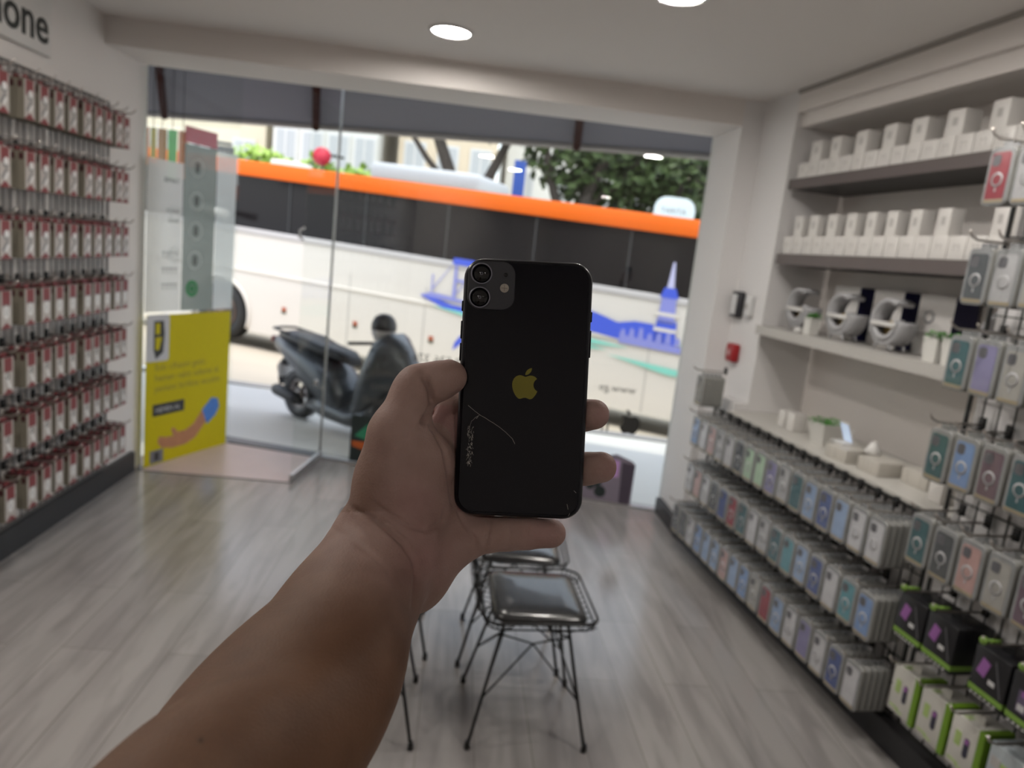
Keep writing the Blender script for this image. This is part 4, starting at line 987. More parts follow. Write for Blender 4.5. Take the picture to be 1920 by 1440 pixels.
loft('front_shield', [(.92, .34, .16, .20), (1.04, .52, .26, .24), (1.12, .66, .30, .24), (1.22, .74, .26, .20), (1.34, .72, .18, .14), (1.48, .64, .08, .08)], SG)
loft('front_fender', [(1.12, .46, .03, .05), (1.25, .52, .04, .08), (1.40, .53, .04, .08), (1.58, .46, .03, .06)], SG)
loft('seat', [(-.28, .765, .03, .09), (-.10, .775, .055, .15), (.15, .755, .06, .17), (.35, .72, .055, .15), (.62, .70, .05, .12), (.72, .66, .03, .08)], SD)
loft('exhaust', [(-.16, .27, .04, .04), (-.12, .27, .055, .05), (.14, .24, .055, .05), (.24, .22, .03, .03)], SD).location = (0, -.19, 0)
loft('rear_fender', [(-.30, .30, .03, .05), (-.32, .44, .05, .06), (-.18, .56, .04, .08), (.02, .56, .03, .08)], SD)
mb = MB(); mb.box((-.40, 0, .70), (.04, .16, .06), mat('tail_lamp', (.25, .04, .03), .3), bev=.01); mb.build('tail_lamp', sc)
mb = MB(); mb.tube([(-.05, .14, .80), (-.32, .12, .82), (-.36, 0, .82), (-.32, -.12, .82), (-.05, -.14, .80)], .012, SD, 8); mb.build('grab_rail', sc)
mb = MB(); mb.tube([(1.10, 0, .80), (1.06, 0, .88)], .03, SD, 8); mb.tube([(.96, .30, .88), (1.06, .12, .89), (1.06, -.12, .89), (.96, -.30, .88)], .015, SD, 8); mb.build('handlebar', sc)
mb = MB(); mb.tube([(.55, .12, .16), (.50, .20, .0)], .012, SD, 6); mb.build('side_stand', sc)
mb = MB(); mb.prism([(-.26, -.09), (-.26, .09), (-.24, .09), (-.24, -.09)], .36, .50, mat('plate_pale', (.6, .6, .6), .5)); mb.build('number_plate', sc)
hl = sc.matrix_basis @ Vector((.62, .02, .745))
he = thing('helmet', 'small black helmet with a pale visor hung over the scooter handlebar', 'helmet', Matrix.Translation((-1.39, 6.88, -.15)) @ (Matrix.Rotation(hr, 4, 'Z') @ Vector((1.05, 0, .905))), hr - .9)
mb = MB(); mb.lathe([(0, .235), (.045, .228), (.082, .200), (.104, .155), (.108, .110), (.104, .095)], SD, 28); mb.build('helmet_shell', he)
mb = MB(); mb.lathe([(.104, .096), (.100, .060), (.080, .020), (.070, .0), (0, .0)], mat('visor_pale', (.50, .48, .47), .2), 28); mb.build('visor', he)
mb = MB(); mb.tube([(.09 * math.cos(a), .09 * math.sin(a), .10) for a in [i * math.pi / 8 for i in range(-8, 9)]], .007, SD, 6); mb.build('edge_strip', he)
# ------------------------------------------------------------------ beyond the coach: trees, shrubs, houses, signs
BARK = mat('bark', (.05, .04, .032), .9, var=.3, vscale=8); FOL = mat('leaf_dark', (.045, .075, .018), .6, var=.5, vscale=3); FOLL = mat('leaf_light', (.26, .40, .06), .6, var=.3, vscale=3)
def leaves(mb, cx, cy, cz, rx, ry, rz, n, size, m, rr):
    for i in range(n):
        while True:
            p = Vector((rr.uniform(-1, 1), rr.uniform(-1, 1), rr.uniform(-1, 1)))
            if p.length < 1: break
        p = Vector((cx + p.x * rx, cy + p.y * ry, cz + p.z * rz)); a = Vector((rr.uniform(-1, 1), rr.uniform(-1, 1), rr.uniform(-.6, .6))).normalized() * size * rr.uniform(.6, 1.3)
        b = a.orthogonal().normalized() * a.length * .45
        mb.quad([p, p + a * .5 + b, p + a, p + a * .5 - b], m)
def tree(label, x, y, segs, crowns, seed):
    g = thing('street_tree', label, 'tree', (x, y, -.8)); rr = random.Random(seed)
    mb = MB()
    for pts, r in segs: mb.tube([(px - x, py - y, pz + .8) for px, py, pz in pts], r, BARK, 8)
    mb.build('trunk', g)
    mb = MB(); mb.M = Matrix.Translation((-x, -y, .8))
    for c in crowns: leaves(mb, *c, .20, FOL, rr)
    mb.build('crown', g)
tree('broad dark tree behind the coach, trunk forking left of the phone top', -.1, 15.5, [([(.2, 15.5, -.8), (.0, 15.5, 1.8), (-.3, 15.5, 2.8), (-.9, 15.4, 4.2)], [.20, .17, .14, .10]), ([(.0, 15.5, 2.2), (.35, 15.5, 3.0), (.9, 15.6, 4.3)], [.13, .11, .07]), ([(-.2, 15.5, 2.6), (-.9, 15.3, 3.3), (-1.6, 15.2, 4.2)], [.08, .06, .04])],
     [(.9, 15.3, 4.3, 1.2, .8, .5, 420), (-.8, 15.3, 4.7, 1.3, .8, .5, 420)], 1)
tree('dark leafy tree behind the coach above the right side of the phone', 2.2, 15.0, [([(2.0, 15, -.8), (2.1, 15, 1.8), (2.4, 15, 3.0), (3.0, 15, 4.4)], [.18, .15, .12, .08]), ([(2.1, 15, 2.0), (1.7, 15, 2.9), (1.3, 15, 4.2)], [.11, .09, .06]), ([(2.3, 15, 2.6), (3.1, 15.1, 3.3), (3.7, 15.2, 4.2)], [.07, .06, .04])],
     [(2.6, 15.2, 3.8, 1.7, .8, 1.0, 1500), (3.2, 15.6, 3.2, 1.4, .6, 1.0, 900)], 2)
tree('dense dark tree behind the coach nearest the right pier', 4.6, 15.5, [([(4.8, 15.5, -.8), (4.7, 15.5, 1.8), (4.4, 15.5, 3.2), (3.9, 15.5, 4.4)], [.20, .17, .13, .08]), ([(4.7, 15.5, 2.2), (5.3, 15.5, 3.3), (5.7, 15.5, 4.3)], [.12, .10, .06])],
     [(4.6, 15.8, 3.6, 1.8, .9, 1.4, 2200), (5.8, 16.2, 3.2, 1.4, .8, 1.4, 1200)], 3)
def shrub(label, x, y, w_, z0, z1, seed, m=FOLL):
    g = thing('shrub', label, 'shrub', (x, y, -.7), 0, 'pale green shrubs behind the coach'); rr = random.Random(seed)
    mb = MB(); mb.tube([(0, 0, 0), (.05, 0, z0 + .7), (0, 0, z1 + .5)], [.06, .05, .02], BARK, 6); mb.build('stem', g)
    mb = MB(); mb.M = Matrix.Translation((-x, -y, .7)); leaves(mb, x, y, (z0 + z1) / 2, w_, .5, (z1 - z0) / 2, 700, .16, m, rr); mb.build('foliage', g)
shrub('light green shrub top above the coach stripe, left one', -4.75, 17.2, .85, 2.2, 3.30, 5)
shrub('light green shrub top above the coach stripe, middle one', -3.55, 17.6, .55, 2.2, 3.28, 6)
shrub('light green shrub top below the red round sign', -2.55, 17.2, .5, 2.0, 3.15, 7)
def house(label, x0, x1, y, h, m, wm, cols, rows, z_first, dz, ww=.62, hh=1.05, blind=None):
    g = thing('apartment_house', label, 'building', ((x0 + x1) / 2, y, -1))
    mb = MB(); mb.box((0, 4, h / 2), (x1 - x0, 8, h), m); mb.build('walls', g)
    mb = MB(); mb.box((0, 3.9, h + .1), (x1 - x0 + .3, 8.3, .25), mat('house_cornice', (.55, .52, .47), .7)); mb.build('cornice', g)
    for r in range(rows):
        for c in range(cols):
            x = -(x1 - x0) / 2 + (c + .5) * (x1 - x0) / cols; z = z_first + r * dz + 1
            mb = MB(); mb.box((x, -.02, z), (ww + .16, .08, hh + .16), mat('house_frame', (.60, .60, .58), .6)); f = mb.build('window', g)
            mb = MB(); mb.box((x, -.05, z), (ww, .06, hh), wm); mb.box((x, -.09, z), (.05, .02, hh), MATS['house_frame']); mb.build('pane', f)
HC = mat('house_cream', (.62, .56, .43), .8, var=.08, vscale=.6); HW = mat('house_white', (.62, .62, .58), .8, var=.06, vscale=.6); HB = mat('house_beige', (.60, .51, .38), .8, var=.06, vscale=.6); HP = mat('house_glass', (.40, .42, .43), .4)
house('cream apartment house far behind the coach at the left', -14.4, -7.2, 27, 11, HC, HP, 5, 3, 3.9, 2.9)
house('white apartment house with many windows behind the red round sign', -6.7, -3.2, 26, 12, HW, HP, 4, 3, 4.3, 2.8, .6, 1.1)
house('beige apartment house behind the coach roof unit', -2.6, 0.9, 27, 12, HB, HP, 3, 3, 4.5, 2.8)
house('pale house seen between the tree trunks', 1.4, 7.8, 30, 12, HW, HP, 4, 3, 4.3, 2.8)
house('plain pale house at the far right behind the trees', 8.3, 20.0, 28, 12, HC, HP, 6, 3, 4.3, 2.8)
house('plain cream house beyond the left end of the street', -30, -14.9, 27, 11, HW, HP, 7, 3, 4.0, 2.9)
def post_sign(name, label, cat, x, y, zc, build, group=None):
    g = thing(name, label, cat, (x, y, -.8)); mb = MB(); mb.tube([(0, .05, 0), (0, .05, zc + .8)], .03, BLK, 8); mb.build('post', g); build(g, zc + .8)
def b1(g, z):
    mb = MB(); mb.lathe([(0, -.03), (.20, -.03), (.20, .0), (0, .0)], mat('sign_red', (.55, .02, .05), .5), 24, 'Y', (0, 0, z)); mb.build('disc', g)
    mb = MB(); mb.tube([(.15, 0, z + .05), (.48, 0, z + .02)], .03, BLK, 6); mb.build('bracket_arm', g)
post_sign('round_sign', 'round red sign above the coach stripe in front of the white house', 'sign', -3.3, 17.0, 3.25, b1)
def b2(g, z):
    mb = MB(); mb.M = Matrix.Translation((0, 0, z)) @ Matrix.Rotation(math.radians(90), 4, 'X'); q = [(x, y) for x, y in rrect(.80, .52, .24, 8)]; mb.prism([(x, max(y, -.22)) for x, y in q], 0, .05, mat('sign_pale_blue', (.66, .74, .76), .5)); o = mb.build('sign_board', g)
    text_obj('lettering', 'TARITA', .15, mat('sign_text_grey', (.15, .17, .2), .5), frame((-.28, -.052, z - .05), (1, 0, 0), (0, 0, 1)), g)
post_sign('domed_sign', 'pale domed sign with grey lettering above the orange stripe near the right pier', 'sign', 3.98, 14.2, 2.74, b2)
def b3(g, z):
    mb = MB(); mb.box((0, 0, z), (.28, .06, .9), mat('sign_blue', (.05, .12, .50), .5)); mb.build('panel', g)
post_sign('street_sign', 'tall blue street sign between the tree trunks', 'sign', 1.17, 18.0, 3.35, b3)
def b4(g, z):
    mb = MB(); mb.box((0, 0, z), (.16, .10, 1.1), mat('panel_straw', (.62, .48, .26), .6)); mb.build('panel', g)
post_sign('street_banner', 'narrow straw coloured banner just left of the right pier', 'banner', 4.52, 13.5, 2.85, b4)
def b5(g, z):
    mb = MB(); mb.tube([(0, 0, z), (.75, 0, z - .02)], .035, BLK, 6); mb.box((.55, 0, z - .15), (.5, .12, .16), BLK, bev=.03); mb.build('lamp_arm', g)
post_sign('street_lamp', 'black street lamp arm at the left above the orange stripe', 'street lamp', -6.0, 17.0, 3.30, b5)
# ------------------------------------------------------------------ smartphone held up
def PX(px, py, d):
    """point seen at a pixel of the photograph, d metres in front of the lens plane"""
    return EYE + R_CAM @ Vector(((px - 960) / FPX * d, (py - 720) / FPX * d, d))
PH_D = 0.428
ang = math.radians(2.75)
_r = R_CAM.col[0]; _dn = R_CAM.col[1]; _f = R_CAM.col[2]
PHX = (_r * math.cos(ang) + _dn * math.sin(ang)); PHY = (_r * math.sin(ang) - _dn * math.cos(ang)); PHZ = -_f
PHM = Matrix((PHX, PHY, PHZ)).transposed().to_4x4(); PHM.translation = PX(981, 729, PH_D)
phone = thing('smartphone', 'black smartphone with two rear lenses and a scratched glass back, held in the hand', 'phone')
phone.matrix_world = PHM
BODY = mat('phone_frame', (.018, .018, .022), .30, .7)
BACKG = mat('phone_back_glass', (.006, .006, .009), .06, 0.0, coat=.0, spec=.22)
BUMPG = mat('phone_bump_glass', (.020, .021, .028), .35, 0)
PW, PHH, PT = .0757, .1509, .0083
# rounded slab whose edge is a half round: stacked rounded rectangles
mb = MB(); rings = []
NR = 8
def ring_at(z, inset, n=8): return [mb.v((x, y, z)) for x, y in rrect(PW - 2 * inset, PHH - 2 * inset, max(.0118 - inset, .002), n)]
zs = []
for i in range(9):
    a = math.pi * (i / 8 - .5); zs.append((PT / 2 * math.sin(a), .0032 * (1 - math.cos(a))))
for z, q in zs: rings.append(ring_at(z, q))
for A, B in zip(rings, rings[1:]):
    for i in range(len(A)):
        j = (i + 1) % len(A); mb._f([A[i], A[j], B[j], B[i]], BODY, True)
mb._f(rings[0][::-1], BODY); mb._f(rings[-1], BODY)
mb.build('frame', phone)
mb = MB(); q = [(x, y) for x, y in rrect(PW - .0042, PHH - .0042, .0098, 8)]
q2 = rrect(PW - .0062, PHH - .0062, .0088, 8)
a = [mb.v((x, y, PT / 2 - .0004)) for x, y in q]; b = [mb.v((x, y, PT / 2 + .00035)) for x, y in q2]
for i in range(len(a)):
    j = (i + 1) % len(a); mb._f([a[i], a[j], b[j], b[i]], BACKG, True)
mb._f(b, BACKG); mb.build('back_glass', phone)
# camera block
CX, CYY = -.0215, .0592
mb = MB(); mb.M = Matrix.Translation((CX, CYY, 0)); lv = []
for z, ins in ((PT / 2, 0), (PT / 2 + .0007, 0), (PT / 2 + .0010, .0005)): lv.append([mb.v((x, y, z)) for x, y in rrect(.0276 - 2 * ins, .0282 - 2 * ins, .0075 - ins, 8)])
for A, B in zip(lv, lv[1:]):
    for i in range(len(A)):
        j = (i + 1) % len(A); mb._f([A[i], A[j], B[j], B[i]], BUMPG, True)
mb._f(lv[-1], BUMPG); bump = mb.build('camera_block', phone)
ZB = PT / 2 + .0010
RINGM = mat('lens_ring', (.20, .20, .24), .5, .6); LENSG = mat('lens_glass', (.004, .004, .005), .05)
for k, (lx, ly) in enumerate(((CX - .0059, CYY + .0066), (CX - .0064, CYY - .0072))):
    mb = MB(); mb.M = Matrix.Translation((lx, ly, 0)); mb.lathe([(.0056, ZB), (.0063, ZB), (.0063, ZB + .0008), (.0058, ZB + .0012), (.0055, ZB + .0010)], RINGM, 40); rg = mb.build('lens', phone)
    mb = MB(); mb.M = Matrix.Translation((lx, ly, 0)); mb.lathe([(.0, ZB + .0007), (.0055, ZB + .0007), (.0055, ZB + .0008), (0, ZB + .0008)], LENSG, 40); mb.build('lens_cover', rg)
    mb = MB(); mb.M = Matrix.Translation((lx, ly, 0)); mb.lathe([(.0005, ZB + .0009), (.0009, ZB + .0009), (.0009, ZB + .001), (.0005, ZB + .001)], RINGM, 20); mb.build('inner_ring', rg)
mb = MB(); mb.lathe([(0, ZB), (.0026, ZB), (.0026, ZB + .0003), (0, ZB + .0004)], mat('flash_pale', (.42, .38, .33), .5), 28, c=(CX + .0077, CYY - .0012, 0)); fl = mb.build('flash', phone)
mb = MB(); mb.box((CX + .0077, CYY - .0012, ZB + .0005), (.0034, .0003, .0003), mat('flash_line', (.2, .17, .14), .5)); mb.box((CX + .0077, CYY - .0012, ZB + .0005), (.0003, .0034, .0003), MATS['flash_line']); mb.build('flash_element', fl)
mb = MB(); mb.lathe([(0, ZB), (.0012, ZB), (.0012, ZB + .00025), (0, ZB + .00025)], LENSG, 20, c=(CX + .0082, CYY + .0066, 0)); mb.build('microphone', phone)
# side keys
for sx, y, h, nm in ((-1, .033, .0105, 'volume_button'), (-1, .020, .0105, 'volume_button'), (-1, .047, .006, 'mute_switch'), (1, .028, .016, 'side_button'), (1, .044, .006, 'antenna_seam')):
    mb = MB(); mb.M = Matrix.Translation((sx * (PW / 2 + .0001), y, 0)); mb.box((0, 0, 0), (.0010, h, .003), BODY, bev=.0004); mb.build(nm, phone)
# fruit mark with a leaf, its yellow reflection painted into the colour
mb = MB(); mb.M = Matrix.Translation((.0008, .0032, 0)); apple_mark(mb, .0182, mat('phone_mark_yellow_reflection', (.17, .15, .012), .35, .3), PT / 2 + .0003, PT / 2 + .00045)
mb.build('fruit_logo', phone)
# scratches: a hooked crack and a scuffed patch
SCR = mat('scratch_grey', (.55, .52, .48), .7)
def phl(px, py):
    v = PX(px, py, PH_D - .004); return PHM.inverted() @ v
rs = random.Random(3)
mb = MB(); zt = PT / 2 + .00045
def scratch(pts, r):
    P_ = []
    for (x, y) in pts:
        l_ = phl(x, y); P_.append((l_.x + rs.uniform(-1, 1) * .00012, l_.y + rs.uniform(-1, 1) * .00012, zt))
    mb.tube(P_, r, SCR, 4)
def interp(pts, n):
    o_ = []
    for a_, b_ in zip(pts, pts[1:]):
        for k in range(n): t = k / n; o_.append((a_[0] + (b_[0] - a_[0]) * t, a_[1] + (b_[1] - a_[1]) * t))
    return o_ + [pts[-1]]
scratch(interp([(878, 760), (897, 776), (930, 796), (950, 812), (960, 822), (965, 832)], 6), .00009)
scratch(interp([(899, 778), (890, 784), (884, 790), (881, 800)], 5), .00007)
scratch(interp([(893, 785), (897, 780)], 3), .00009)
for i in range(110):
    t = rs.random(); y0 = 798 + 72 * t; x0 = 883 - 3 * t + rs.uniform(-6, 6) * (1 - .4 * t)
    scratch([(x0, y0), (x0 + rs.uniform(-3, 3), y0 + rs.uniform(2, 5))], .00008)
for a_, b_ in (((1076, 920), (1080, 924)), ((1063, 945), (1065, 955)), ((1068, 962), (1065, 968))): scratch([a_, b_], .00008)
mb.build('scratch_marks', phone)
# ------------------------------------------------------------------ the arm and hand: one continuous body
# worked out as a blended solid around the bones, then skinned.  Metres; x right, y down, z away from the eye.
def build_arm():
    f32 = np.float32
    hs = 0.0013
    lo = np.array([-.205, -.025, .13]); hi = np.array([.068, .262, .478])
    n = np.ceil((hi - lo) / hs).astype(int) + 1
    ax = [(lo[i] + hs * np.arange(n[i])).astype(f32) for i in range(3)]
    def Hc(p): return np.array([(p[0] - 960) / FPX * p[2], (p[1] - 720) / FPX * p[2], p[2]])
    F = np.full(n, .06, f32)
    def smin(a, b, k):
        h_ = np.maximum(k - np.abs(a - b), 0) / k
        return np.minimum(a, b) - h_ * h_ * k * .25
    def sub(a, b, ra, rb, m=.03):
        mn = np.minimum(a - ra, b - rb) - m; mx = np.maximum(a + ra, b + rb) + m
        i0 = np.maximum(((mn - lo) / hs).astype(int), 0); i1 = np.minimum(((mx - lo) / hs).astype(int) + 2, n)
        return tuple(slice(p, q) for p, q in zip(i0, i1))
    def cone(G, pa, pb, ra, rb, k, flat=None):
        """flat = (direction, ratio): squash the section along that direction"""
        a = Hc(pa); b = Hc(pb); R_ = max(ra, rb)
        sl = sub(a, b, ra, rb)
        if any(s_.stop <= s_.start for s_ in sl): return
        x = ax[0][sl[0]][:, None, None]; y = ax[1][sl[1]][None, :, None]; z = ax[2][sl[2]][None, None, :]
        d = b - a; L2 = float(d @ d)
        px_, py_, pz_ = x - a[0], y - a[1], z - a[2]
        t = np.clip((px_ * d[0] + py_ * d[1] + pz_ * d[2]) / L2, 0, 1)
        qx, qy, qz = px_ - t * d[0], py_ - t * d[1], pz_ - t * d[2]
        r = ra + (rb - ra) * t
        if flat is None:
            D = np.sqrt(qx * qx + qy * qy + qz * qz) - r
        else:
            w_, ratio = flat; w_ = np.array(w_, float); w_ -= d * (w_ @ d) / L2; w_ /= np.linalg.norm(w_)
            c_ = qx * w_[0] + qy * w_[1] + qz * w_[2]
            e2 = qx * qx + qy * qy + qz * qz + c_ * c_ * (1 / ratio**2 - 1)
            e_ = np.sqrt(np.maximum(e2, 1e-12))
            D = (e_ - r) * (.5 + .5 * ratio)
        G[sl] = smin(G[sl], D.astype(f32), k)
    Z = (0.25, -.1, 1.0)
    # forearm, wrist
    fk = np.array([(130, 2060, .150, .0430), (270, 1735, .215, .0460), (416, 1495, .275, .0475), (577, 1268, .335, .0440), (645, 1150, .375, .0370), (700, 1062, .402, .0305), (728, 1000, .414, .0285)])
    fa = []
    for i in range(len(fk) - 1):
        p0, p1, p2, p3 = fk[max(i - 1, 0)], fk[i], fk[i + 1], fk[min(i + 2, len(fk) - 1)]
        for t in np.linspace(0, 1, 6)[:-1]:
            fa.append(tuple(.5 * ((2 * p1) + (-p0 + p2) * t + (2 * p0 - 5 * p1 + 4 * p2 - p3) * t * t + (-p0 + 3 * p1 - 3 * p2 + p3) * t ** 3)))
    fa.append(tuple(fk[-1]))
    for p, q in zip(fa, fa[1:]):
        cone(F, p[:3], q[:3], p[3], q[3], .006, ((.35, .0, 1), .74))
    # palm: metacarpals
    for pa, pb, ra, rb in (((725, 985, .420), (848, 800, .4485), .0165, .0120),
                           ((738, 1020, .424), (880, 868, .4525), .0175, .0118),
                           ((752, 1050, .425), (893, 935, .4510), .0175, .0115),
                           ((768, 1075, .422), (868, 1015, .4400), .0180, .0125),
                           ((715, 1060, .410), (775, 1082, .4180), .0240, .0180)):
        cone(F, pa, pb, ra, rb, .014)
    # thenar mass and thumb metacarpal
    T = np.full(n, .06, f32)
    for pa, pb, ra, rb, k in (((722, 950, .411), (748, 815, .4120), .0190, .0168, .008),
                              ((752, 905, .4150), (788, 868, .4190), .0240, .0200, .012),
                              ((760, 955, .4190), (800, 945, .4230), .0190, .0150, .012),
                              ((748, 815, .4120), (776, 738, .4140), .0168, .0121, .006),
                              ((776, 738, .4140), (786, 724, .4150), .0121, .0120, .006),
                              ((786, 724, .4150), (822, 714, .4160), .0120, .0108, .004),
                              ((822, 715, .4160), (844, 707, .4170), .0110, .0099, .004)):
        cone(T, pa, pb, ra, rb, k)
    F = smin(F, T, .0055); del T
    # web of skin to the forefinger
    cone(F, (772, 850, .430), (838, 812, .4460), .0110, .0100, .008)
    cone(F, (828, 800, .4460), (885, 768, .4490), .0150, .0120, .010)
    cone(F, (822, 830, .4400), (850, 905, .4450), .0120, .0120, .010)
    cone(F, (836, 775, .4500), (852, 930, .4495), .0130, .0115, .010)
    # fingers: forefinger (behind the phone), middle, ring, little
    chains = ([(848, 800, .4485, .0118), (930, 742, .4480, .0098), (1000, 706, .4440, .0090), (1048, 690, .4425, .0082)],
              [(880, 868, .4520, .0112), (975, 815, .4530, .0098), (1062, 786, .4470, .0092), (1092, 779, .4400, .0094), (1114, 777, .4350, .0092)],
              [(893, 935, .4500, .0110), (985, 905, .4520, .0098), (1062, 886, .4470, .0092), (1100, 879, .4400, .0096), (1127, 876, .4350, .0094)],
              [(868, 1006, .4400, .0128), (915, 1002, .4370, .0106), (950, 1001, .4350, .0099), (985, 1000, .4335, .0094), (1034, 1000, .4325, .0087)])
    for ch in chains:
        G = np.full(n, .06, f32)
        for p, q in zip(ch, ch[1:]): cone(G, p[:3], q[:3], p[3], q[3], .003)
        F = smin(F, G, .005)
    del G
    # ---- surface nets
    S = F < 0
    c = np.zeros(n - 1, np.int8)
    for i in (0, 1):
        for j in (0, 1):
            for k in (0, 1):
                c += S[i:n[0] - 1 + i, j:n[1] - 1 + j, k:n[2] - 1 + k]
    act = np.argwhere((c > 0) & (c < 8)); del c
    idx = np.full(n - 1, -1, np.int32); idx[act[:, 0], act[:, 1], act[:, 2]] = np.arange(len(act))
    acc = np.zeros((len(act), 3)); cnt = np.zeros(len(act))
    corners = [(i, j, k) for i in (0, 1) for j in (0, 1) for k in (0, 1)]
    for a_ in corners:
        for d_ in range(3):
            if a_[d_]: continue
            b_ = list(a_); b_[d_] = 1
            fa_ = F[act[:, 0] + a_[0], act[:, 1] + a_[1], act[:, 2] + a_[2]]
            fb_ = F[act[:, 0] + b_[0], act[:, 1] + b_[1], act[:, 2] + b_[2]]
            s_ = (fa_ < 0) != (fb_ < 0)
            t = np.where(s_, fa_ / np.where(s_, fa_ - fb_, 1), 0)
            p = np.array(a_, float)[None, :].repeat(len(act), 0); p[:, d_] += t
            acc[s_] += p[s_]; cnt[s_] += 1
    V = (act + acc / cnt[:, None]) * hs + lo
    quads = []
    for d_ in range(3):
        u_, v_ = (d_ + 1) % 3, (d_ + 2) % 3
        sa = [slice(None)] * 3; sb = [slice(None)] * 3
        sa[d_] = slice(0, -1); sb[d_] = slice(1, None)
        A = S[tuple(sa)]; B = S[tuple(sb)]
        e = np.argwhere(A != B)
        ok = (e[:, u_] > 0) & (e[:, v_] > 0) & (e[:, u_] < n[u_] - 1) & (e[:, v_] < n[v_] - 1)
        e = e[ok]; flip = A[e[:, 0], e[:, 1], e[:, 2]]
        def cell(du, dv):
            q = e.copy(); q[:, u_] -= du; q[:, v_] -= dv
            return idx[q[:, 0], q[:, 1], q[:, 2]]
        Q = np.stack([cell(1, 1), cell(0, 1), cell(0, 0), cell(1, 0)], 1)
        Q[~flip] = Q[~flip][:, ::-1]
        quads.append(Q)
    Q = np.concatenate(quads); Q = Q[(Q >= 0).all(1)]
    # ---- relax once or twice, then cut the skin creases
    def neigh_mean(V_):
        s_ = np.zeros_like(V_); c_ = np.zeros(len(V_))
        for k in range(4):
            a_ = Q[:, k]; b_ = Q[:, (k + 1) % 4]
            np.add.at(s_, a_, V_[b_]); np.add.at(c_, a_, 1); np.add.at(s_, b_, V_[a_]); np.add.at(c_, b_, 1)
        return s_ / np.maximum(c_, 1)[:, None]
    for _ in range(3): V = V + .55 * (neigh_mean(V) - V)
    def normals(V_):
        nn = np.cross(V_[Q[:, 2]] - V_[Q[:, 0]], V_[Q[:, 3]] - V_[Q[:, 1]])
        N_ = np.zeros_like(V_)
        for k in range(4): np.add.at(N_, Q[:, k], nn)
        return N_ / np.maximum(np.linalg.norm(N_, axis=1), 1e-12)[:, None]
    N_ = normals(V)
    # which way do the normals point?
    ctr = V.mean(0)
    if np.mean(np.einsum('ij,ij->i', N_, V - neigh_mean(neigh_mean(V)))) < 0: Q = Q[:, ::-1]; N_ = -N_
    px_ = 960 + FPX * V[:, 0] / V[:, 2]; py_ = 720 + FPX * V[:, 1] / V[:, 2]
    front = np.clip(-N_[:, 2] * 2.0 + .3, 0, 1)
    creases = [([(792, 700), (800, 716), (808, 736), (812, 760)], 5.0, .0026, .435),
               ([(814, 756), (806, 774), (797, 788), (788, 800)], 5.0, .0022, .45),
               ([(800, 790), (817, 810), (833, 842), (843, 893), (851, 955)], 4.0, .0012, .47),
               ([(728, 836), (755, 824), (790, 814)], 4.0, .0005, .43),
               ([(655, 949), (690, 968), (716, 984), (754, 1017), (776, 1050), (780, 1084), (773, 1150)], 4.5, .0013, .45),
               ([(695, 940), (730, 966), (762, 984), (800, 995), (830, 980), (839, 945)], 4.5, .0009, .45),
               ([(700, 962), (742, 990), (770, 1012)], 3.5, .0005, .45),
               ([(856, 950), (872, 985), (890, 1012), (898, 1035)], 3.5, .0008, .46),
               ([(920, 968), (915, 1000), (908, 1032)], 3.5, .0012, .46),
               ([(952, 972), (955, 1000), (953, 1028)], 3.2, .0009, .46),
               ([(990, 975), (988, 1000), (986, 1030)], 3.0, .0005, .46),
               ([(775, 700), (790, 712), (796, 730)], 3.0, .0004, .43),
               ([(610, 985), (660, 1010), (720, 1060), (755, 1120)], 5.0, .0003, .43)]
    for pts, wd, dep, zmax in creases:
        best = np.full(len(V), 1e9)
        for (x0, y0), (x1, y1) in zip(pts, pts[1:]):
            dx, dy = x1 - x0, y1 - y0
            t = np.clip(((px_ - x0) * dx + (py_ - y0) * dy) / (dx * dx + dy * dy), 0, 1)
            best = np.minimum(best, np.hypot(px_ - x0 - t * dx, py_ - y0 - t * dy))
        # fade at the two ends
        d0 = np.hypot(px_ - pts[0][0], py_ - pts[0][1]); d1 = np.hypot(px_ - pts[-1][0], py_ - pts[-1][1])
        fade = np.clip(np.minimum(d0, d1) / 14, .25, 1)
        V = V - N_ * (1.7 * dep * front * fade * (V[:, 2] < zmax) * np.exp(-(best / wd) ** 2))[:, None]
    # ---- tone: tan forearm, pinker palm, redder finger ends
    def g(x0, y0, r): return np.exp(-((px_ - x0) ** 2 + (py_ - y0) ** 2) / (r * r))
    palm = 1 / (1 + np.exp(-((px_ - 700) * .58 - (py_ - 1010) * .82 + 60) / 45.0))
    back = np.clip(N_[:, 2], 0, 1)
    tan = np.array([.140, .070, .037]); pink = np.array([.35, .240, .212])
    side = np.clip((740 - px_) / 60, 0, 1) * (py_ < 960)
    palm = palm * (1 - .55 * side)
    C_ = tan[None] * (1 - palm[:, None]) + pink[None] * palm[:, None]
    red = .35 * g(1025, 1000, 45) + .45 * g(800, 1050, 55) + .35 * g(780, 940, 50) + .35 * g(1135, 778, 28) + .35 * g(1150, 876, 28) + .5 * ((px_ > 800) & (px_ < 866) & (py_ > 760) & (py_ < 960) & (V[:, 2] > .428))
    C_ = C_ * (1 - red[:, None] * np.array([0.02, .26, .16]))
    C_ *= (1 - .75 * g(377, 1388, 5))[:, None]
    Wm = np.array(R_CAM)
    me = bpy.data.meshes.new('arm')
    Vw = V @ Wm.T + np.array(EYE)
    org = Vw[np.argmin(np.abs(V[:, 2] - .14) + 0)]
    me.vertices.add(len(V)); me.vertices.foreach_set('co', Vw.astype(f32).ravel())
    me.loops.add(Q.size); me.loops.foreach_set('vertex_index', Q.astype(np.int32).ravel())
    me.polygons.add(len(Q)); me.polygons.foreach_set('loop_start', (np.arange(len(Q)) * 4).astype(np.int32)); me.polygons.foreach_set('loop_total', np.full(len(Q), 4, np.int32))
    me.update(calc_edges=True); me.validate()
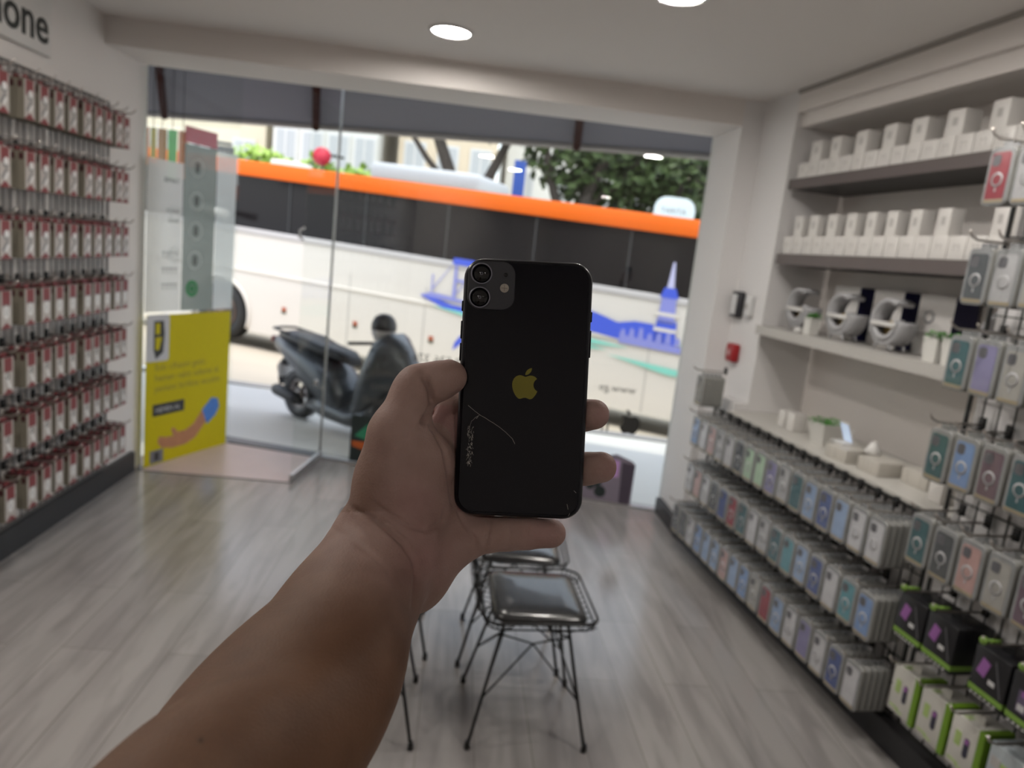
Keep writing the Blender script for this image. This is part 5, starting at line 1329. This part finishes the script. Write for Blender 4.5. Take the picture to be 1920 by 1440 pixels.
    me.polygons.foreach_set('use_smooth', np.ones(len(me.polygons), bool))
    ca = me.color_attributes.new('tone', 'FLOAT_COLOR', 'POINT')
    ca.data.foreach_set('color', np.concatenate([C_, np.ones((len(C_), 1))], 1).astype(f32).ravel())
    print('arm verts', len(V))
    return me
SKIN = bpy.data.materials.new('skin'); SKIN.use_nodes = True
_n = SKIN.node_tree.nodes; _l = SKIN.node_tree.links; _b = _n['Principled BSDF']
_a = _n.new('ShaderNodeVertexColor'); _a.layer_name = 'tone'
_tc = _n.new('ShaderNodeTexCoord'); _z = _n.new('ShaderNodeTexNoise'); _z.inputs['Scale'].default_value = 45; _z.inputs['Detail'].default_value = 3
_l.new(_tc.outputs['Object'], _z.inputs['Vector'])
_r2 = _n.new('ShaderNodeValToRGB'); _r2.color_ramp.elements[0].color = (.86, .82, .80, 1); _r2.color_ramp.elements[1].color = (1.08, 1.08, 1.08, 1)
_r2.color_ramp.elements[0].position = .3; _r2.color_ramp.elements[1].position = .7
_l.new(_z.outputs['Fac'], _r2.inputs[0])
_x = _n.new('ShaderNodeMix'); _x.data_type = 'RGBA'; _x.blend_type = 'MULTIPLY'; _x.inputs[0].default_value = 1
_l.new(_a.outputs[0], _x.inputs[6]); _l.new(_r2.outputs[0], _x.inputs[7]); _l.new(_x.outputs[2], _b.inputs['Base Color'])
_b.inputs['Roughness'].default_value = .6; _b.inputs['Specular IOR Level'].default_value = .25
_b.inputs['Subsurface Weight'].default_value = .12; _b.inputs['Subsurface Radius'].default_value = (.006, .002, .001); _b.inputs['Subsurface Scale'].default_value = .5
_z2 = _n.new('ShaderNodeTexNoise'); _z2.inputs['Scale'].default_value = 900; _z2.inputs['Detail'].default_value = 2
_v = _n.new('ShaderNodeTexVoronoi'); _v.inputs['Scale'].default_value = 700
_l.new(_tc.outputs['Object'], _z2.inputs['Vector']); _l.new(_tc.outputs['Object'], _v.inputs['Vector'])
_bp = _n.new('ShaderNodeBump'); _bp.inputs['Strength'].default_value = .22; _bp.inputs['Distance'].default_value = .0006
_l.new(_v.outputs[0], _bp.inputs['Height']); _l.new(_bp.outputs[0], _b.inputs['Normal'])
me = build_arm(); me.materials.append(SKIN)
arm = put('person', me)
tag(arm, 'bare tanned left forearm and hand of a person, thumb and fingers gripping a black smartphone', 'person')
# nail on the far upper side of the thumb
mb = MB(); _c = PX(842, 699, .4222)
mb.M = frame(_c, R_CAM.col[0] * .97 - R_CAM.col[1] * .24, R_CAM.col[2] * .8 + R_CAM.col[1] * .35)
mb.lathe([(0, .0076), (.0030, .0073), (.0050, .0062), (.0056, .0046)], mat('nail', (.50, .36, .30), .3), 20)
nail = mb.build('thumbnail', arm)
